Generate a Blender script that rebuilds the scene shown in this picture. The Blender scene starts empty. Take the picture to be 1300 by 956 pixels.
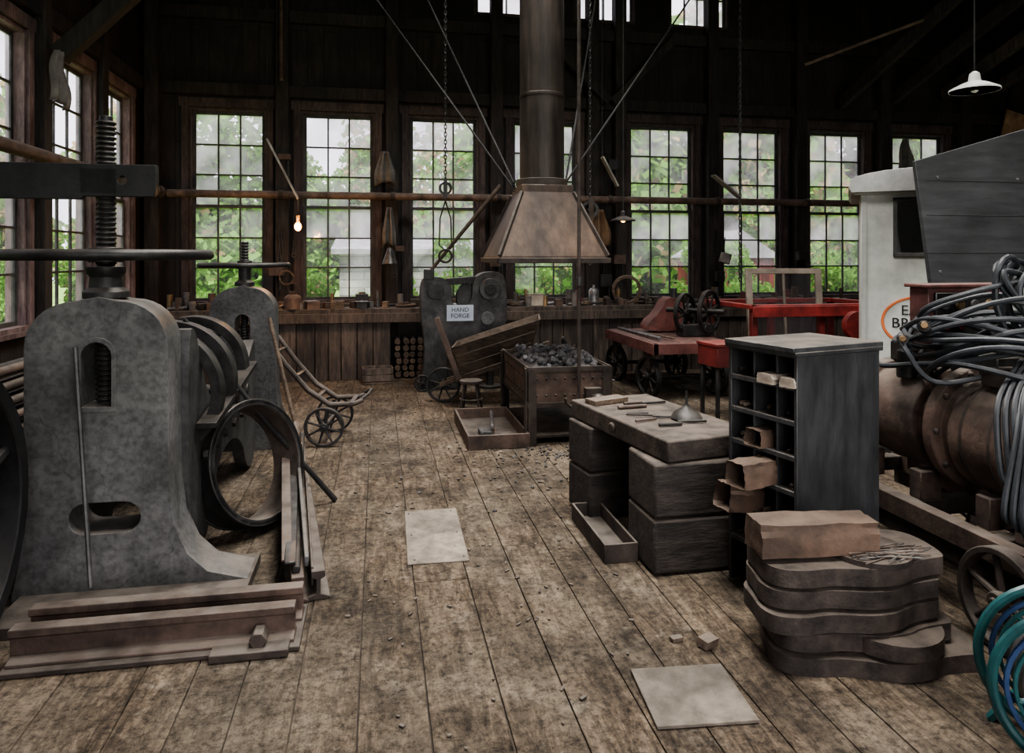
import bpy, bmesh, math, random
import numpy as np
from mathutils import Vector, Matrix, Euler
random.seed(7); R=random.random
def U(a,b): return a+(b-a)*R()
scene=bpy.context.scene
try: scene.view_settings.look='AgX - Medium High Contrast'
except Exception: pass

# ------------------------------------------------------------------ materials
MATS={}
def mat(name,c1,c2,scale=6,rough=.75,metal=0,bump=.25,dust=0,dustc=(.18,.155,.13),st=(1,1,1),attr=True,planks=None,lo=.35,hi=.65,blotch=.45,crack=0):
    m=bpy.data.materials.new(name); m.use_nodes=True; nt=m.node_tree; N=nt.nodes; L=nt.links
    bs=N['Principled BSDF']
    tc=N.new('ShaderNodeTexCoord'); mp=N.new('ShaderNodeMapping'); mp.inputs['Scale'].default_value=st
    L.new(tc.outputs['Object'],mp.inputs['Vector'])
    n1=N.new('ShaderNodeTexNoise'); n1.inputs['Scale'].default_value=scale; n1.inputs['Detail'].default_value=7; n1.inputs['Roughness'].default_value=.7
    L.new(mp.outputs[0],n1.inputs['Vector'])
    cr=N.new('ShaderNodeValToRGB'); cr.color_ramp.elements[0].position=lo; cr.color_ramp.elements[1].position=hi
    cr.color_ramp.elements[0].color=(*c1,1); cr.color_ramp.elements[1].color=(*c2,1)
    L.new(n1.outputs['Fac'],cr.inputs[0]); col=cr.outputs[0]
    n2=N.new('ShaderNodeTexNoise'); n2.inputs['Scale'].default_value=2.3; n2.inputs['Detail'].default_value=4
    L.new(tc.outputs['Object'],n2.inputs['Vector'])
    mr=N.new('ShaderNodeMapRange'); mr.inputs[1].default_value=.3; mr.inputs[2].default_value=.7; mr.inputs[3].default_value=1-blotch; mr.inputs[4].default_value=1+blotch*.6
    L.new(n2.outputs['Fac'],mr.inputs[0])
    def mul(a,b):
        x=N.new('ShaderNodeMix'); x.data_type='RGBA'; x.blend_type='MULTIPLY'; x.inputs[0].default_value=1
        L.new(a,x.inputs[6]); L.new(b,x.inputs[7]); return x.outputs[2]
    col=mul(col,mr.outputs[0])
    if attr:
        at=N.new('ShaderNodeAttribute'); at.attribute_name='shade'; col=mul(col,at.outputs['Color'])
    if crack:
        nn=N.new('ShaderNodeTexNoise'); nn.inputs['Scale'].default_value=1.5; nn.inputs['Detail'].default_value=4; L.new(tc.outputs['Object'],nn.inputs['Vector'])
        s1=N.new('ShaderNodeMath'); s1.operation='SUBTRACT'; s1.inputs[1].default_value=.5; L.new(nn.outputs['Fac'],s1.inputs[0])
        s2=N.new('ShaderNodeMath'); s2.operation='ABSOLUTE'; L.new(s1.outputs[0],s2.inputs[0])
        s3=N.new('ShaderNodeMapRange'); s3.inputs[1].default_value=0; s3.inputs[2].default_value=.004; s3.inputs[3].default_value=1-crack; s3.inputs[4].default_value=1; L.new(s2.outputs[0],s3.inputs[0])
        col=mul(col,s3.outputs[0])
        n5=N.new('ShaderNodeTexNoise'); n5.inputs['Scale'].default_value=38; n5.inputs['Detail'].default_value=3; L.new(tc.outputs['Object'],n5.inputs['Vector'])
        s4=N.new('ShaderNodeMapRange'); s4.inputs[1].default_value=.3; s4.inputs[2].default_value=.6; s4.inputs[3].default_value=.62; s4.inputs[4].default_value=1.12; L.new(n5.outputs['Fac'],s4.inputs[0]); col=mul(col,s4.outputs[0])
    if planks:
        sx=N.new('ShaderNodeSeparateXYZ'); L.new(tc.outputs['Object'],sx.inputs[0])
        cb=N.new('ShaderNodeCombineXYZ'); L.new(sx.outputs[planks[0]],cb.inputs[0]); L.new(sx.outputs[planks[1]],cb.inputs[1])
        br=N.new('ShaderNodeTexBrick'); br.inputs['Scale'].default_value=1; br.inputs['Brick Width'].default_value=3.1; br.inputs['Row Height'].default_value=.21
        br.inputs['Mortar Size'].default_value=.007; br.inputs['Color1'].default_value=(.6,.6,.6,1); br.inputs['Color2'].default_value=(1.2,1.15,1.1,1); br.inputs['Mortar'].default_value=(.08,.08,.08,1)
        L.new(cb.outputs[0],br.inputs['Vector']); col=mul(col,br.outputs['Color'])
    if dust>0:
        ge=N.new('ShaderNodeNewGeometry'); sz=N.new('ShaderNodeSeparateXYZ'); L.new(ge.outputs['Normal'],sz.inputs[0])
        m1=N.new('ShaderNodeMapRange'); m1.inputs[1].default_value=.25; m1.inputs[2].default_value=.95; m1.inputs[4].default_value=dust; L.new(sz.outputs[2],m1.inputs[0])
        n3=N.new('ShaderNodeTexNoise'); n3.inputs['Scale'].default_value=9; n3.inputs['Detail'].default_value=4; L.new(tc.outputs['Object'],n3.inputs['Vector'])
        m2=N.new('ShaderNodeMapRange'); m2.inputs[1].default_value=.35; m2.inputs[2].default_value=.6; m2.inputs[3].default_value=.35; L.new(n3.outputs['Fac'],m2.inputs[0])
        mm=N.new('ShaderNodeMath'); mm.operation='MULTIPLY'; L.new(m1.outputs[0],mm.inputs[0]); L.new(m2.outputs[0],mm.inputs[1])
        mx=N.new('ShaderNodeMix'); mx.data_type='RGBA'; L.new(mm.outputs[0],mx.inputs[0]); L.new(col,mx.inputs[6]); mx.inputs[7].default_value=(*dustc,1); col=mx.outputs[2]
    L.new(col,bs.inputs['Base Color'])
    bs.inputs['Roughness'].default_value=rough; bs.inputs['Metallic'].default_value=metal
    if bump>0:
        bp=N.new('ShaderNodeBump'); bp.inputs['Strength'].default_value=bump; bp.inputs['Distance'].default_value=.02
        L.new(n1.outputs['Fac'],bp.inputs['Height']); L.new(bp.outputs[0],bs.inputs['Normal'])
    MATS[name]=m; return m
def floormat():
    m=bpy.data.materials.new('floor_wood'); m.use_nodes=True; nt=m.node_tree; N=nt.nodes; L=nt.links; bs=N['Principled BSDF']
    tc=N.new('ShaderNodeTexCoord'); at=N.new('ShaderNodeAttribute'); at.attribute_name='shade'
    of=N.new('ShaderNodeVectorMath'); of.operation='MULTIPLY_ADD'; L.new(at.outputs['Color'],of.inputs[0]); of.inputs[1].default_value=(0,37,0); L.new(tc.outputs['Object'],of.inputs[2])
    mp=N.new('ShaderNodeMapping'); mp.inputs['Scale'].default_value=(13,2.4,6); L.new(of.outputs[0],mp.inputs['Vector'])
    def noise(sc,det,ro,vec,dist=0):
        n=N.new('ShaderNodeTexNoise'); n.inputs['Scale'].default_value=sc; n.inputs['Detail'].default_value=det; n.inputs['Roughness'].default_value=ro; n.inputs['Distortion'].default_value=dist; L.new(vec,n.inputs['Vector']); return n.outputs['Fac']
    def rng(f,a,b_,c,d):
        r=N.new('ShaderNodeMapRange'); r.inputs[1].default_value=a; r.inputs[2].default_value=b_; r.inputs[3].default_value=c; r.inputs[4].default_value=d; L.new(f,r.inputs[0]); return r.outputs[0]
    def mul(a,b_):
        x=N.new('ShaderNodeMix'); x.data_type='RGBA'; x.blend_type='MULTIPLY'; x.inputs[0].default_value=1; L.new(a,x.inputs[6]); L.new(b_,x.inputs[7]); return x.outputs[2]
    def mixc(f,a,c):
        x=N.new('ShaderNodeMix'); x.data_type='RGBA'; L.new(f,x.inputs[0]); L.new(a,x.inputs[6]); x.inputs[7].default_value=(*c,1); return x.outputs[2]
    g=noise(1.5,8,.80,mp.outputs[0],.8); cr=N.new('ShaderNodeValToRGB'); e=cr.color_ramp.elements; e[0].position=.32; e[0].color=(.018,.0135,.010,1); e[1].position=.68; e[1].color=(.27,.208,.146,1)
    k=cr.color_ramp.elements.new(.48); k.color=(.108,.080,.055,1); L.new(g,cr.inputs[0]); col=cr.outputs[0]
    col=mul(col,at.outputs['Color'])
    d1=noise(1.1,6,.65,tc.outputs['Object']); col=mixc(rng(d1,.42,.66,0,.62),col,(.195,.163,.125))
    d2=noise(5,8,.85,tc.outputs['Object']); col=mixc(rng(d2,.55,.68,0,.65),col,(.30,.26,.205))
    d3=noise(1.9,7,.75,tc.outputs['Object']); col=mul(col,rng(d3,.36,.56,.40,1.12))
    d4=noise(24,6,.85,tc.outputs['Object']); col=mul(col,rng(d4,.36,.56,.30,1.18))
    L.new(col,bs.inputs['Base Color']); bs.inputs['Roughness'].default_value=.88; bs.inputs['Specular IOR Level'].default_value=.25
    ad=N.new('ShaderNodeMath'); ad.operation='ADD'; L.new(g,ad.inputs[0]); L.new(d4,ad.inputs[1])
    bp=N.new('ShaderNodeBump'); bp.inputs['Strength'].default_value=.9; bp.inputs['Distance'].default_value=.022; L.new(ad.outputs[0],bp.inputs['Height']); L.new(bp.outputs[0],bs.inputs['Normal'])
    MATS['floor_wood']=m
floormat()
mat('gap_dirt',(.012,.009,.007),(.075,.056,.040),9,.9,0,.3,blotch=.5)
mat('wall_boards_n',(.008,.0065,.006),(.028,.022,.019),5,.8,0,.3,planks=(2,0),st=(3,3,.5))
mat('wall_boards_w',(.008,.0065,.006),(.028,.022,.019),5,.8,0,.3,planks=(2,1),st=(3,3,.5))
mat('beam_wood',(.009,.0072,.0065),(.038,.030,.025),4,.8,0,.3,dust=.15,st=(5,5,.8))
mat('casing_wood',(.022,.015,.0135),(.080,.056,.049),5,.75,0,.2,dust=.4,st=(4,4,1))
mat('casing_pink',(.07,.045,.043),(.22,.155,.148),5,.7,0,.2,dust=.3,st=(4,4,1))
mat('muntin',(.03,.032,.03),(.08,.075,.07),8,.7,0,.1)
mat('bench_wood',(.020,.0155,.0125),(.072,.055,.043),4,.75,0,.4,dust=.6,st=(6,6,.8))
mat('old_wood',(.055,.038,.026),(.17,.122,.084),5,.75,0,.4,dust=.5,st=(2,7,7))
mat('timber_dark',(.012,.010,.0085),(.058,.046,.037),4,.75,0,.7,dust=.75,st=(1.5,6,6),dustc=(.135,.11,.088))
mat('iron_grey',(.040,.041,.042),(.150,.148,.143),3.2,.55,.2,.25,dust=.65,lo=.28,hi=.74,blotch=.4,crack=.35)
mat('iron_dark',(.012,.012,.0125),(.045,.043,.041),8,.5,.4,.2,dust=.5,dustc=(.14,.12,.10))
mat('iron_black',(.005,.005,.0055),(.016,.016,.017),8,.5,.2,.15,dust=.2)
mat('rod_iron',(.008,.008,.008),(.02,.019,.018),8,.9,0,.1)
mat('steel_bright',(.12,.12,.12),(.30,.29,.28),9,.4,.7,.1,dust=.3)
mat('rust',(.040,.027,.021),(.130,.088,.067),7,.7,.2,.4,dust=.6)
mat('rust_dark',(.022,.017,.014),(.066,.050,.040),7,.75,.2,.35,dust=.6)
mat('drum_rust',(.030,.020,.016),(.115,.074,.056),5,.9,0,.7,dust=.7,blotch=.6)
mat('hood_metal',(.022,.014,.010),(.088,.056,.037),3,.5,.4,.2,dust=.35,st=(2,2,.7),blotch=.6)
mat('stack_metal',(.018,.014,.0115),(.058,.046,.038),3,.5,.45,.15,st=(4,4,.4),blotch=.5)
mat('plate_iron',(.020,.0165,.014),(.078,.060,.049),9,.75,.2,.7,dust=.6,dustc=(.145,.118,.095))
mat('red_paint',(.13,.014,.013),(.29,.036,.032),6,.55,0,.15,dust=.5,dustc=(.30,.12,.10))
mat('red_worn',(.05,.022,.019),(.15,.052,.044),6,.6,.1,.3,dust=.7,dustc=(.19,.13,.11))
mat('white_paint',(.38,.39,.36),(.60,.61,.57),3,.55,0,.08,blotch=.2)
mat('enamel_white',(.5,.5,.48),(.7,.7,.68),4,.35,0,.02,blotch=.1)
mat('roof_grey',(.22,.22,.21),(.38,.38,.36),4,.6,0,.1)
mat('slate_board',(.026,.028,.030),(.050,.052,.055),3,.6,0,.15,st=(1,1,6))
mat('cabinet_paint',(.017,.0185,.020),(.048,.050,.052),5,.55,0,.2,dust=.75,st=(3,3,.8),dustc=(.15,.125,.10))
mat('cable_rubber',(.010,.012,.015),(.032,.037,.043),10,.5,0,.1,dust=.35,dustc=(.10,.10,.10))
mat('cardboard',(.055,.035,.024),(.130,.083,.056),6,.8,0,.5,dust=.25,dustc=(.15,.115,.085))
mat('paper_pale',(.30,.25,.20),(.45,.39,.32),6,.8,0,.3)
mat('coal',(.02,.02,.022),(.11,.11,.115),30,.6,.1,.8,dust=.3)
mat('brass',(.16,.10,.05),(.34,.24,.13),6,.45,.6,.1)
mat('orange_paint',(.42,.10,.03),(.55,.16,.05),6,.6,0,0)
mat('teal_paint',(.01,.05,.055),(.025,.12,.12),6,.35,.1,.1)
mat('blue_paint',(.015,.04,.12),(.04,.09,.2),6,.4,.1,.1)
mat('leather',(.09,.05,.025),(.22,.14,.08),6,.7,0,.2)
mat('cloth',(.07,.064,.058),(.17,.158,.14),6,.85,0,.3)
mat('worn_patch',(.085,.070,.053),(.235,.20,.16),11,.85,0,.6,lo=.3,hi=.7,blotch=.5)
mat('grass',(.12,.26,.03),(.35,.56,.10),3,.9,0,.3)
mat('bark',(.04,.03,.02),(.10,.08,.06),6,.9,0,.4)
mat('barn_red',(.12,.022,.020),(.20,.045,.04),4,.8,0,.1,planks=(2,0))
mat('siding_grey',(.26,.26,.28),(.38,.38,.40),3,.7,0,.1,planks=(0,2))
mat('roof_out',(.24,.23,.25),(.35,.34,.37),3,.7,0,.1)
mat('sign_paper',(.36,.42,.50),(.52,.57,.63),3,.6,0,0,blotch=.1)
mat('ink',(.03,.05,.12),(.05,.08,.17),3,.6,0,0)
def leafmat():
    m=bpy.data.materials.new('leaves'); m.use_nodes=True; nt=m.node_tree; N=nt.nodes; L=nt.links
    N.remove(N['Principled BSDF']); out=N['Material Output']
    at=N.new('ShaderNodeAttribute'); at.attribute_name='shade'
    d=N.new('ShaderNodeBsdfDiffuse'); t=N.new('ShaderNodeBsdfTranslucent'); mx=N.new('ShaderNodeMixShader'); mx.inputs[0].default_value=.4
    L.new(at.outputs['Color'],d.inputs[0]); L.new(at.outputs['Color'],t.inputs[0]); L.new(d.outputs[0],mx.inputs[1]); L.new(t.outputs[0],mx.inputs[2]); L.new(mx.outputs[0],out.inputs[0])
    MATS['leaves']=m
leafmat()
def glassmat():
    m=bpy.data.materials.new('window_glass'); m.use_nodes=True; nt=m.node_tree; N=nt.nodes; L=nt.links
    N.remove(N['Principled BSDF']); out=N['Material Output']
    at=N.new('ShaderNodeAttribute'); at.attribute_name='shade'
    tc=N.new('ShaderNodeTexCoord'); nz=N.new('ShaderNodeTexNoise'); nz.inputs['Scale'].default_value=2.2; nz.inputs['Detail'].default_value=5; L.new(tc.outputs['Object'],nz.inputs['Vector'])
    mr=N.new('ShaderNodeMapRange'); mr.inputs[1].default_value=.3; mr.inputs[2].default_value=.7; mr.inputs[3].default_value=.35; mr.inputs[4].default_value=1.5; L.new(nz.outputs['Fac'],mr.inputs[0])
    mm=N.new('ShaderNodeMath'); mm.operation='MULTIPLY'; mm.use_clamp=True; L.new(at.outputs['Fac'],mm.inputs[0]); L.new(mr.outputs[0],mm.inputs[1])
    tr=N.new('ShaderNodeBsdfTransparent'); tr.inputs[0].default_value=(.94,.96,.95,1)
    tl=N.new('ShaderNodeBsdfTranslucent'); tl.inputs[0].default_value=(.88,.81,.91,1)
    gl=N.new('ShaderNodeBsdfGlossy'); gl.inputs['Roughness'].default_value=.08
    m1=N.new('ShaderNodeMixShader'); L.new(mm.outputs[0],m1.inputs[0]); L.new(tr.outputs[0],m1.inputs[1]); L.new(tl.outputs[0],m1.inputs[2])
    m2=N.new('ShaderNodeMixShader'); m2.inputs[0].default_value=.04; L.new(m1.outputs[0],m2.inputs[1]); L.new(gl.outputs[0],m2.inputs[2]); L.new(m2.outputs[0],out.inputs[0])
    MATS['window_glass']=m
glassmat()
def emis(name,c,s):
    m=bpy.data.materials.new(name); m.use_nodes=True; b=m.node_tree.nodes['Principled BSDF']
    b.inputs['Base Color'].default_value=(*c,1); b.inputs['Emission Color'].default_value=(*c,1); b.inputs['Emission Strength'].default_value=s; MATS[name]=m
emis('bulb_lit',(1,.42,.08),14); emis('bulb_dim',(1,.45,.10),4)

# ------------------------------------------------------------------ builder
def basis(ax):
    a=Vector(ax).normalized(); h=Vector((0,0,1)) if abs(a.z)<.9 else Vector((0,1,0))
    x=h.cross(a).normalized(); y=a.cross(x).normalized(); return x,y,a
def chaikin(p,n=2):
    for _ in range(n):
        q=[]
        for i in range(len(p)):
            a=p[i]; b=p[(i+1)%len(p)]
            q.append((a[0]*.75+b[0]*.25,a[1]*.75+b[1]*.25)); q.append((a[0]*.25+b[0]*.75,a[1]*.25+b[1]*.75))
        p=q
    return p
class B:
    def __init__(s,name): s.name=name; s.v=[]; s.f=[]; s.m=[]; s.c=[]; s.mn=[]; s.M=Matrix()
    def add(s,vs,fs,mt,shade=None):
        if mt not in s.mn: s.mn.append(mt)
        k=s.mn.index(mt); o=len(s.v)
        if shade is None: shade=U(.85,1.12)
        for p in vs: s.v.append(s.M@Vector(p))
        for f in fs: s.f.append([i+o for i in f]); s.m.append(k); s.c.append(shade)
    def box(s,c,d,mt,rot=None,shade=None,taper=None):
        x,y,z=d[0]/2,d[1]/2,d[2]/2; tx,ty=(taper or (1,1))
        vs=[(-x,-y,-z),(x,-y,-z),(x,y,-z),(-x,y,-z),(-x*tx,-y*ty,z),(x*tx,-y*ty,z),(x*tx,y*ty,z),(-x*tx,y*ty,z)]
        M=Matrix.Translation(c)
        if rot: M=M@Euler([math.radians(a) for a in rot]).to_matrix().to_4x4()
        s.add([M@Vector(p) for p in vs],[(3,2,1,0),(4,5,6,7),(0,1,5,4),(1,2,6,5),(2,3,7,6),(3,0,4,7)],mt,shade)
    def beam(s,p0,p1,w,h,mt,shade=None):
        x,y,a=basis(Vector(p1)-Vector(p0)); vs=[]
        for p in (p0,p1):
            for i,j in ((-1,-1),(1,-1),(1,1),(-1,1)): vs.append(Vector(p)+x*i*w/2+y*j*h/2)
        s.add(vs,[(3,2,1,0),(4,5,6,7),(0,1,5,4),(1,2,6,5),(2,3,7,6),(3,0,4,7)],mt,shade)
    def cyl(s,p0,p1,r,mt,r2=None,seg=16,shade=None):
        p0=Vector(p0);p1=Vector(p1); r2=r if r2 is None else r2; x,y,a=basis(p1-p0); vs=[]
        for p,q in ((p0,r),(p1,r2)):
            for i in range(seg):
                t=2*math.pi*i/seg; vs.append(p+x*q*math.cos(t)+y*q*math.sin(t))
        fs=[(i,(i+1)%seg,seg+(i+1)%seg,seg+i) for i in range(seg)]+[list(range(seg))[::-1],list(range(seg,2*seg))]
        s.add(vs,fs,mt,shade)
    def tube(s,pts,r,mt,seg=8,closed=False,shade=None):
        P=[Vector(p) for p in pts]; n=len(P); vs=[]; prev=None
        for i in range(n):
            if closed: t=P[(i+1)%n]-P[i-1]
            else: t=P[min(i+1,n-1)]-P[max(i-1,0)]
            t.normalize()
            if prev is None: x,y,_=basis(t)
            else:
                x=prev-t*prev.dot(t); x.normalize(); y=t.cross(x)
            prev=x
            rr=r[i] if isinstance(r,(list,tuple)) else r
            for j in range(seg):
                a=2*math.pi*j/seg; vs.append(P[i]+x*rr*math.cos(a)+y*rr*math.sin(a))
        fs=[]
        for i in range(n if closed else n-1):
            k=(i+1)%n
            for j in range(seg): fs.append((i*seg+j,i*seg+(j+1)%seg,k*seg+(j+1)%seg,k*seg+j))
        if not closed: fs+= [list(range(seg))[::-1],list(range((n-1)*seg,n*seg))]
        s.add(vs,fs,mt,shade)
    def lathe(s,c,ax,prof,mt,seg=24,shade=None,closed=False):
        x,y,a=basis(ax); c=Vector(c); vs=[]
        for r,h in prof:
            for i in range(seg):
                t=2*math.pi*i/seg; vs.append(c+a*h+x*r*math.cos(t)+y*r*math.sin(t))
        n=len(prof); fs=[]
        for k in range(n if closed else n-1):
            q=(k+1)%n
            for i in range(seg): fs.append((k*seg+i,k*seg+(i+1)%seg,q*seg+(i+1)%seg,q*seg+i))
        if not closed:
            if prof[0][0]>1e-4: fs.append(list(range(seg))[::-1])
            if prof[-1][0]>1e-4: fs.append(list(range((n-1)*seg,n*seg)))
        s.add(vs,fs,mt,shade)
    def ring(s,c,ax,Ro,Ri,w,mt,seg=36,shade=None):
        s.lathe(c,ax,[(Ro,-w/2),(Ro,w/2),(Ri,w/2),(Ri,-w/2)],mt,seg,shade,True)
    def torus(s,c,ax,Rr,r,mt,seg=28,seg2=8,shade=None):
        s.lathe(c,ax,[(Rr+r*math.cos(2*math.pi*i/seg2),r*math.sin(2*math.pi*i/seg2)) for i in range(seg2)],mt,seg,shade,True)
    def sph(s,c,r,mt,sc=(1,1,1),seg=14,shade=None,jit=0,rings=8):
        vs=[];fs=[]
        for i in range(rings+1):
            p=math.pi*i/rings
            for j in range(seg):
                t=2*math.pi*j/seg; q=1+U(-jit,jit)
                vs.append((c[0]+r*sc[0]*q*math.sin(p)*math.cos(t),c[1]+r*sc[1]*q*math.sin(p)*math.sin(t),c[2]+r*sc[2]*q*math.cos(p)))
        for i in range(rings):
            for j in range(seg): fs.append((i*seg+j,(i+1)*seg+j,(i+1)*seg+(j+1)%seg,i*seg+(j+1)%seg))
        s.add(vs,fs,mt,shade)
    def wheel(s,c,ax,Rr,w,rt,n,mt,hub=.04,spr=.012,mr=None,hw=None):
        s.ring(c,ax,Rr,Rr-rt,w,mt); x,y,a=basis(ax); c=Vector(c); hw=hw or w*1.6
        s.cyl(c-a*hw/2,c+a*hw/2,hub,mt,seg=16); s.cyl(c-a*hw*.62,c+a*hw*.62,hub*.45,mr or mt,seg=10)
        for i in range(n):
            t=2*math.pi*i/n+.3; d=x*math.cos(t)+y*math.sin(t)
            s.cyl(c+d*hub*.7,c+d*(Rr-rt*.6),spr*1.25,mt,r2=spr*.9,seg=8)
    def extr(s,out,holes,t0,t1,mt,plane='XZ',shade=None):
        bm=bmesh.new(); loops=[out]+list(holes)
        for lp in loops:
            vs=[bm.verts.new((p[0],p[1],0)) for p in lp]
            for i in range(len(vs)): bm.edges.new((vs[i],vs[(i+1)%len(vs)]))
        bm.verts.index_update(); n=len(bm.verts)
        bmesh.ops.triangle_fill(bm,use_beauty=True,use_dissolve=False,edges=bm.edges[:])
        co=[v.co.copy() for v in bm.verts]; tri=[[v.index for v in f.verts] for f in bm.faces]; bm.free()
        def w(p,t):
            if plane=='XZ': return (p.x,t,p.y)
            if plane=='YZ': return (t,p.x,p.y)
            return (p.x,p.y,t)
        vs=[w(p,t0) for p in co]+[w(p,t1) for p in co]
        fs=[list(t) for t in tri]+[[i+n for i in t[::-1]] for t in tri]; o=0
        for lp in loops:
            k=len(lp)
            for i in range(k): fs.append((o+i,o+(i+1)%k,n+o+(i+1)%k,n+o+i))
            o+=k
        s.add(vs,fs,mt,shade)
    def done(s,bevel=.004,angle=38,seg=1):
        vs=s.v; xs=[p.x for p in vs]; ys=[p.y for p in vs]; zs=[p.z for p in vs]
        o=Vector(((min(xs)+max(xs))/2,(min(ys)+max(ys))/2,min(zs)))
        me=bpy.data.meshes.new(s.name); me.from_pydata([tuple(p-o) for p in vs],[],s.f)
        for n in s.mn: me.materials.append(MATS[n])
        me.polygons.foreach_set('material_index',s.m)
        ca=me.color_attributes.new('shade','FLOAT_COLOR','CORNER')
        arr=np.ones((len(me.loops),4),dtype=np.float32); k=0
        for f,c in zip(s.f,s.c):
            arr[k:k+len(f),:3]=c; k+=len(f)
        ca.data.foreach_set('color',arr.ravel())
        bm=bmesh.new(); bm.from_mesh(me); bmesh.ops.recalc_face_normals(bm,faces=bm.faces[:]); bm.to_mesh(me); bm.free()
        me.polygons.foreach_set('use_smooth',[True]*len(me.polygons)); me.set_sharp_from_angle(angle=math.radians(angle))
        ob=bpy.data.objects.new(s.name,me); ob.location=o; scene.collection.objects.link(ob)
        if bevel>0:
            md=ob.modifiers.new('bevel','BEVEL'); md.width=bevel; md.segments=seg; md.limit_method='ANGLE'; md.angle_limit=math.radians(45); md.harden_normals=False
        return ob
def place(x,y,z=0,rz=0,rx=0,ry=0):
    return Matrix.Translation((x,y,z))@Euler((math.radians(rx),math.radians(ry),math.radians(rz))).to_matrix().to_4x4()
def text(body,parent,loc,rot,size,mt,name,ext=.002):
    cu=bpy.data.curves.new(name,'FONT'); cu.body=body; cu.size=size; cu.extrude=ext; cu.align_x='CENTER'; cu.align_y='CENTER'
    cu.materials.append(MATS[mt]); o=bpy.data.objects.new(name,cu); scene.collection.objects.link(o)
    o.parent=parent; o.matrix_parent_inverse=Matrix.Translation(-Vector(parent.location)); o.location=loc; o.rotation_euler=rot; return o
def lamp_child(parent,name,kind,loc,energy,color,rot=None,**kw):
    l=bpy.data.lights.new(name,kind); l.energy=energy; l.color=color
    for k,v in kw.items(): setattr(l,k,v)
    o=bpy.data.objects.new(name,l); scene.collection.objects.link(o); o.parent=parent; o.matrix_parent_inverse=Matrix.Translation(-Vector(parent.location)); o.location=loc
    if rot: o.rotation_euler=rot

XW,XE,YN,YS,ZC=-3.0,10.8,10.0,-2.6,6.2
# ------------------------------------------------------------------ floor
b=B('floor')
x=XW
while x<XE:
    w=U(.17,.29); y=YS-U(0,3)
    while y<YN:
        l=U(3,5.5); y0=max(y,YS); y1=min(y+l,YN)
        if y1>y0:
            x1=min(x+w,XE); b.box(((x+x1)/2,(y0+y1)/2,-.03+U(-.002,.0)),(x1-x-U(.004,.008),y1-y0-.004,.06),'floor_wood',rot=(0,U(-.4,.4),0),shade=U(.80,1.12))
        y+=l
    x+=w
b.box(((XW+XE)/2,(YS+YN)/2,-.047),(XE-XW,YN-YS,.07),'gap_dirt',shade=1)
b.done(.005)
# ------------------------------------------------------------------ windows / walls
ZB,ZT=.96,3.56
winN=[(-2.44,-1.46),(-1.02,-.03),(.42,1.41),(1.88,2.87),(3.64,4.68),(5.12,6.12),(6.57,7.56),(8.02,9.0)]
cler=[(1.34,2.3),(2.80,3.75),(4.27,5.23)]
winW=[(-.8,.2),(2.9,3.9),(4.35,5.35),(5.8,6.86),(7.26,8.32),(8.56,9.52)]
def wallstrips(b,wins,lo,hi,a0,a1,fn,mt):
    xs=a0
    for (p,q) in wins:
        fn(b,xs,p,lo,hi,mt); xs=q
    fn(b,xs,a1,lo,hi,mt)
def fnN(b,p,q,z0,z1,mt): b.box(((p+q)/2,YN+.075,(z0+z1)/2),(q-p,.15,z1-z0),mt,shade=1)
def fnW(b,p,q,z0,z1,mt): b.box((XW-.075,(p+q)/2,(z0+z1)/2),(.15,q-p,z1-z0),mt,shade=1)
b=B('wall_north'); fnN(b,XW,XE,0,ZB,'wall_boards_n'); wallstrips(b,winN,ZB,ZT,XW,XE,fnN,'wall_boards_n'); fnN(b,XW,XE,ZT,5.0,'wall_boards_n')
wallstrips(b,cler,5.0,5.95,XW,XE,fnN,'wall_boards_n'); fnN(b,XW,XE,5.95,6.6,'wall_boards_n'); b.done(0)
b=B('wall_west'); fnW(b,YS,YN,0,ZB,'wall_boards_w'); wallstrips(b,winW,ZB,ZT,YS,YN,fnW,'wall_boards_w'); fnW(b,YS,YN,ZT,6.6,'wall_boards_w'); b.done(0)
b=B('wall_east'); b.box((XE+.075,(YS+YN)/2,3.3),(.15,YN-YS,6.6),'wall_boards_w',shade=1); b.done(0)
b=B('wall_south')
b.box((-2.0,YS-.075,3.3),(2.0,.15,6.6),'wall_boards_n'); b.box((8.1,YS-.075,3.3),(5.4,.15,6.6),'wall_boards_n'); b.box((2.2,YS-.075,5.4),(6.4,.15,2.4),'wall_boards_n'); b.done(0)
b=B('ceiling'); b.box(((XW+XE)/2,(YS+YN)/2,ZC+.46),(XE-XW+.3,YN-YS+.3,.12),'wall_boards_n',shade=1); b.done(0)

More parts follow.
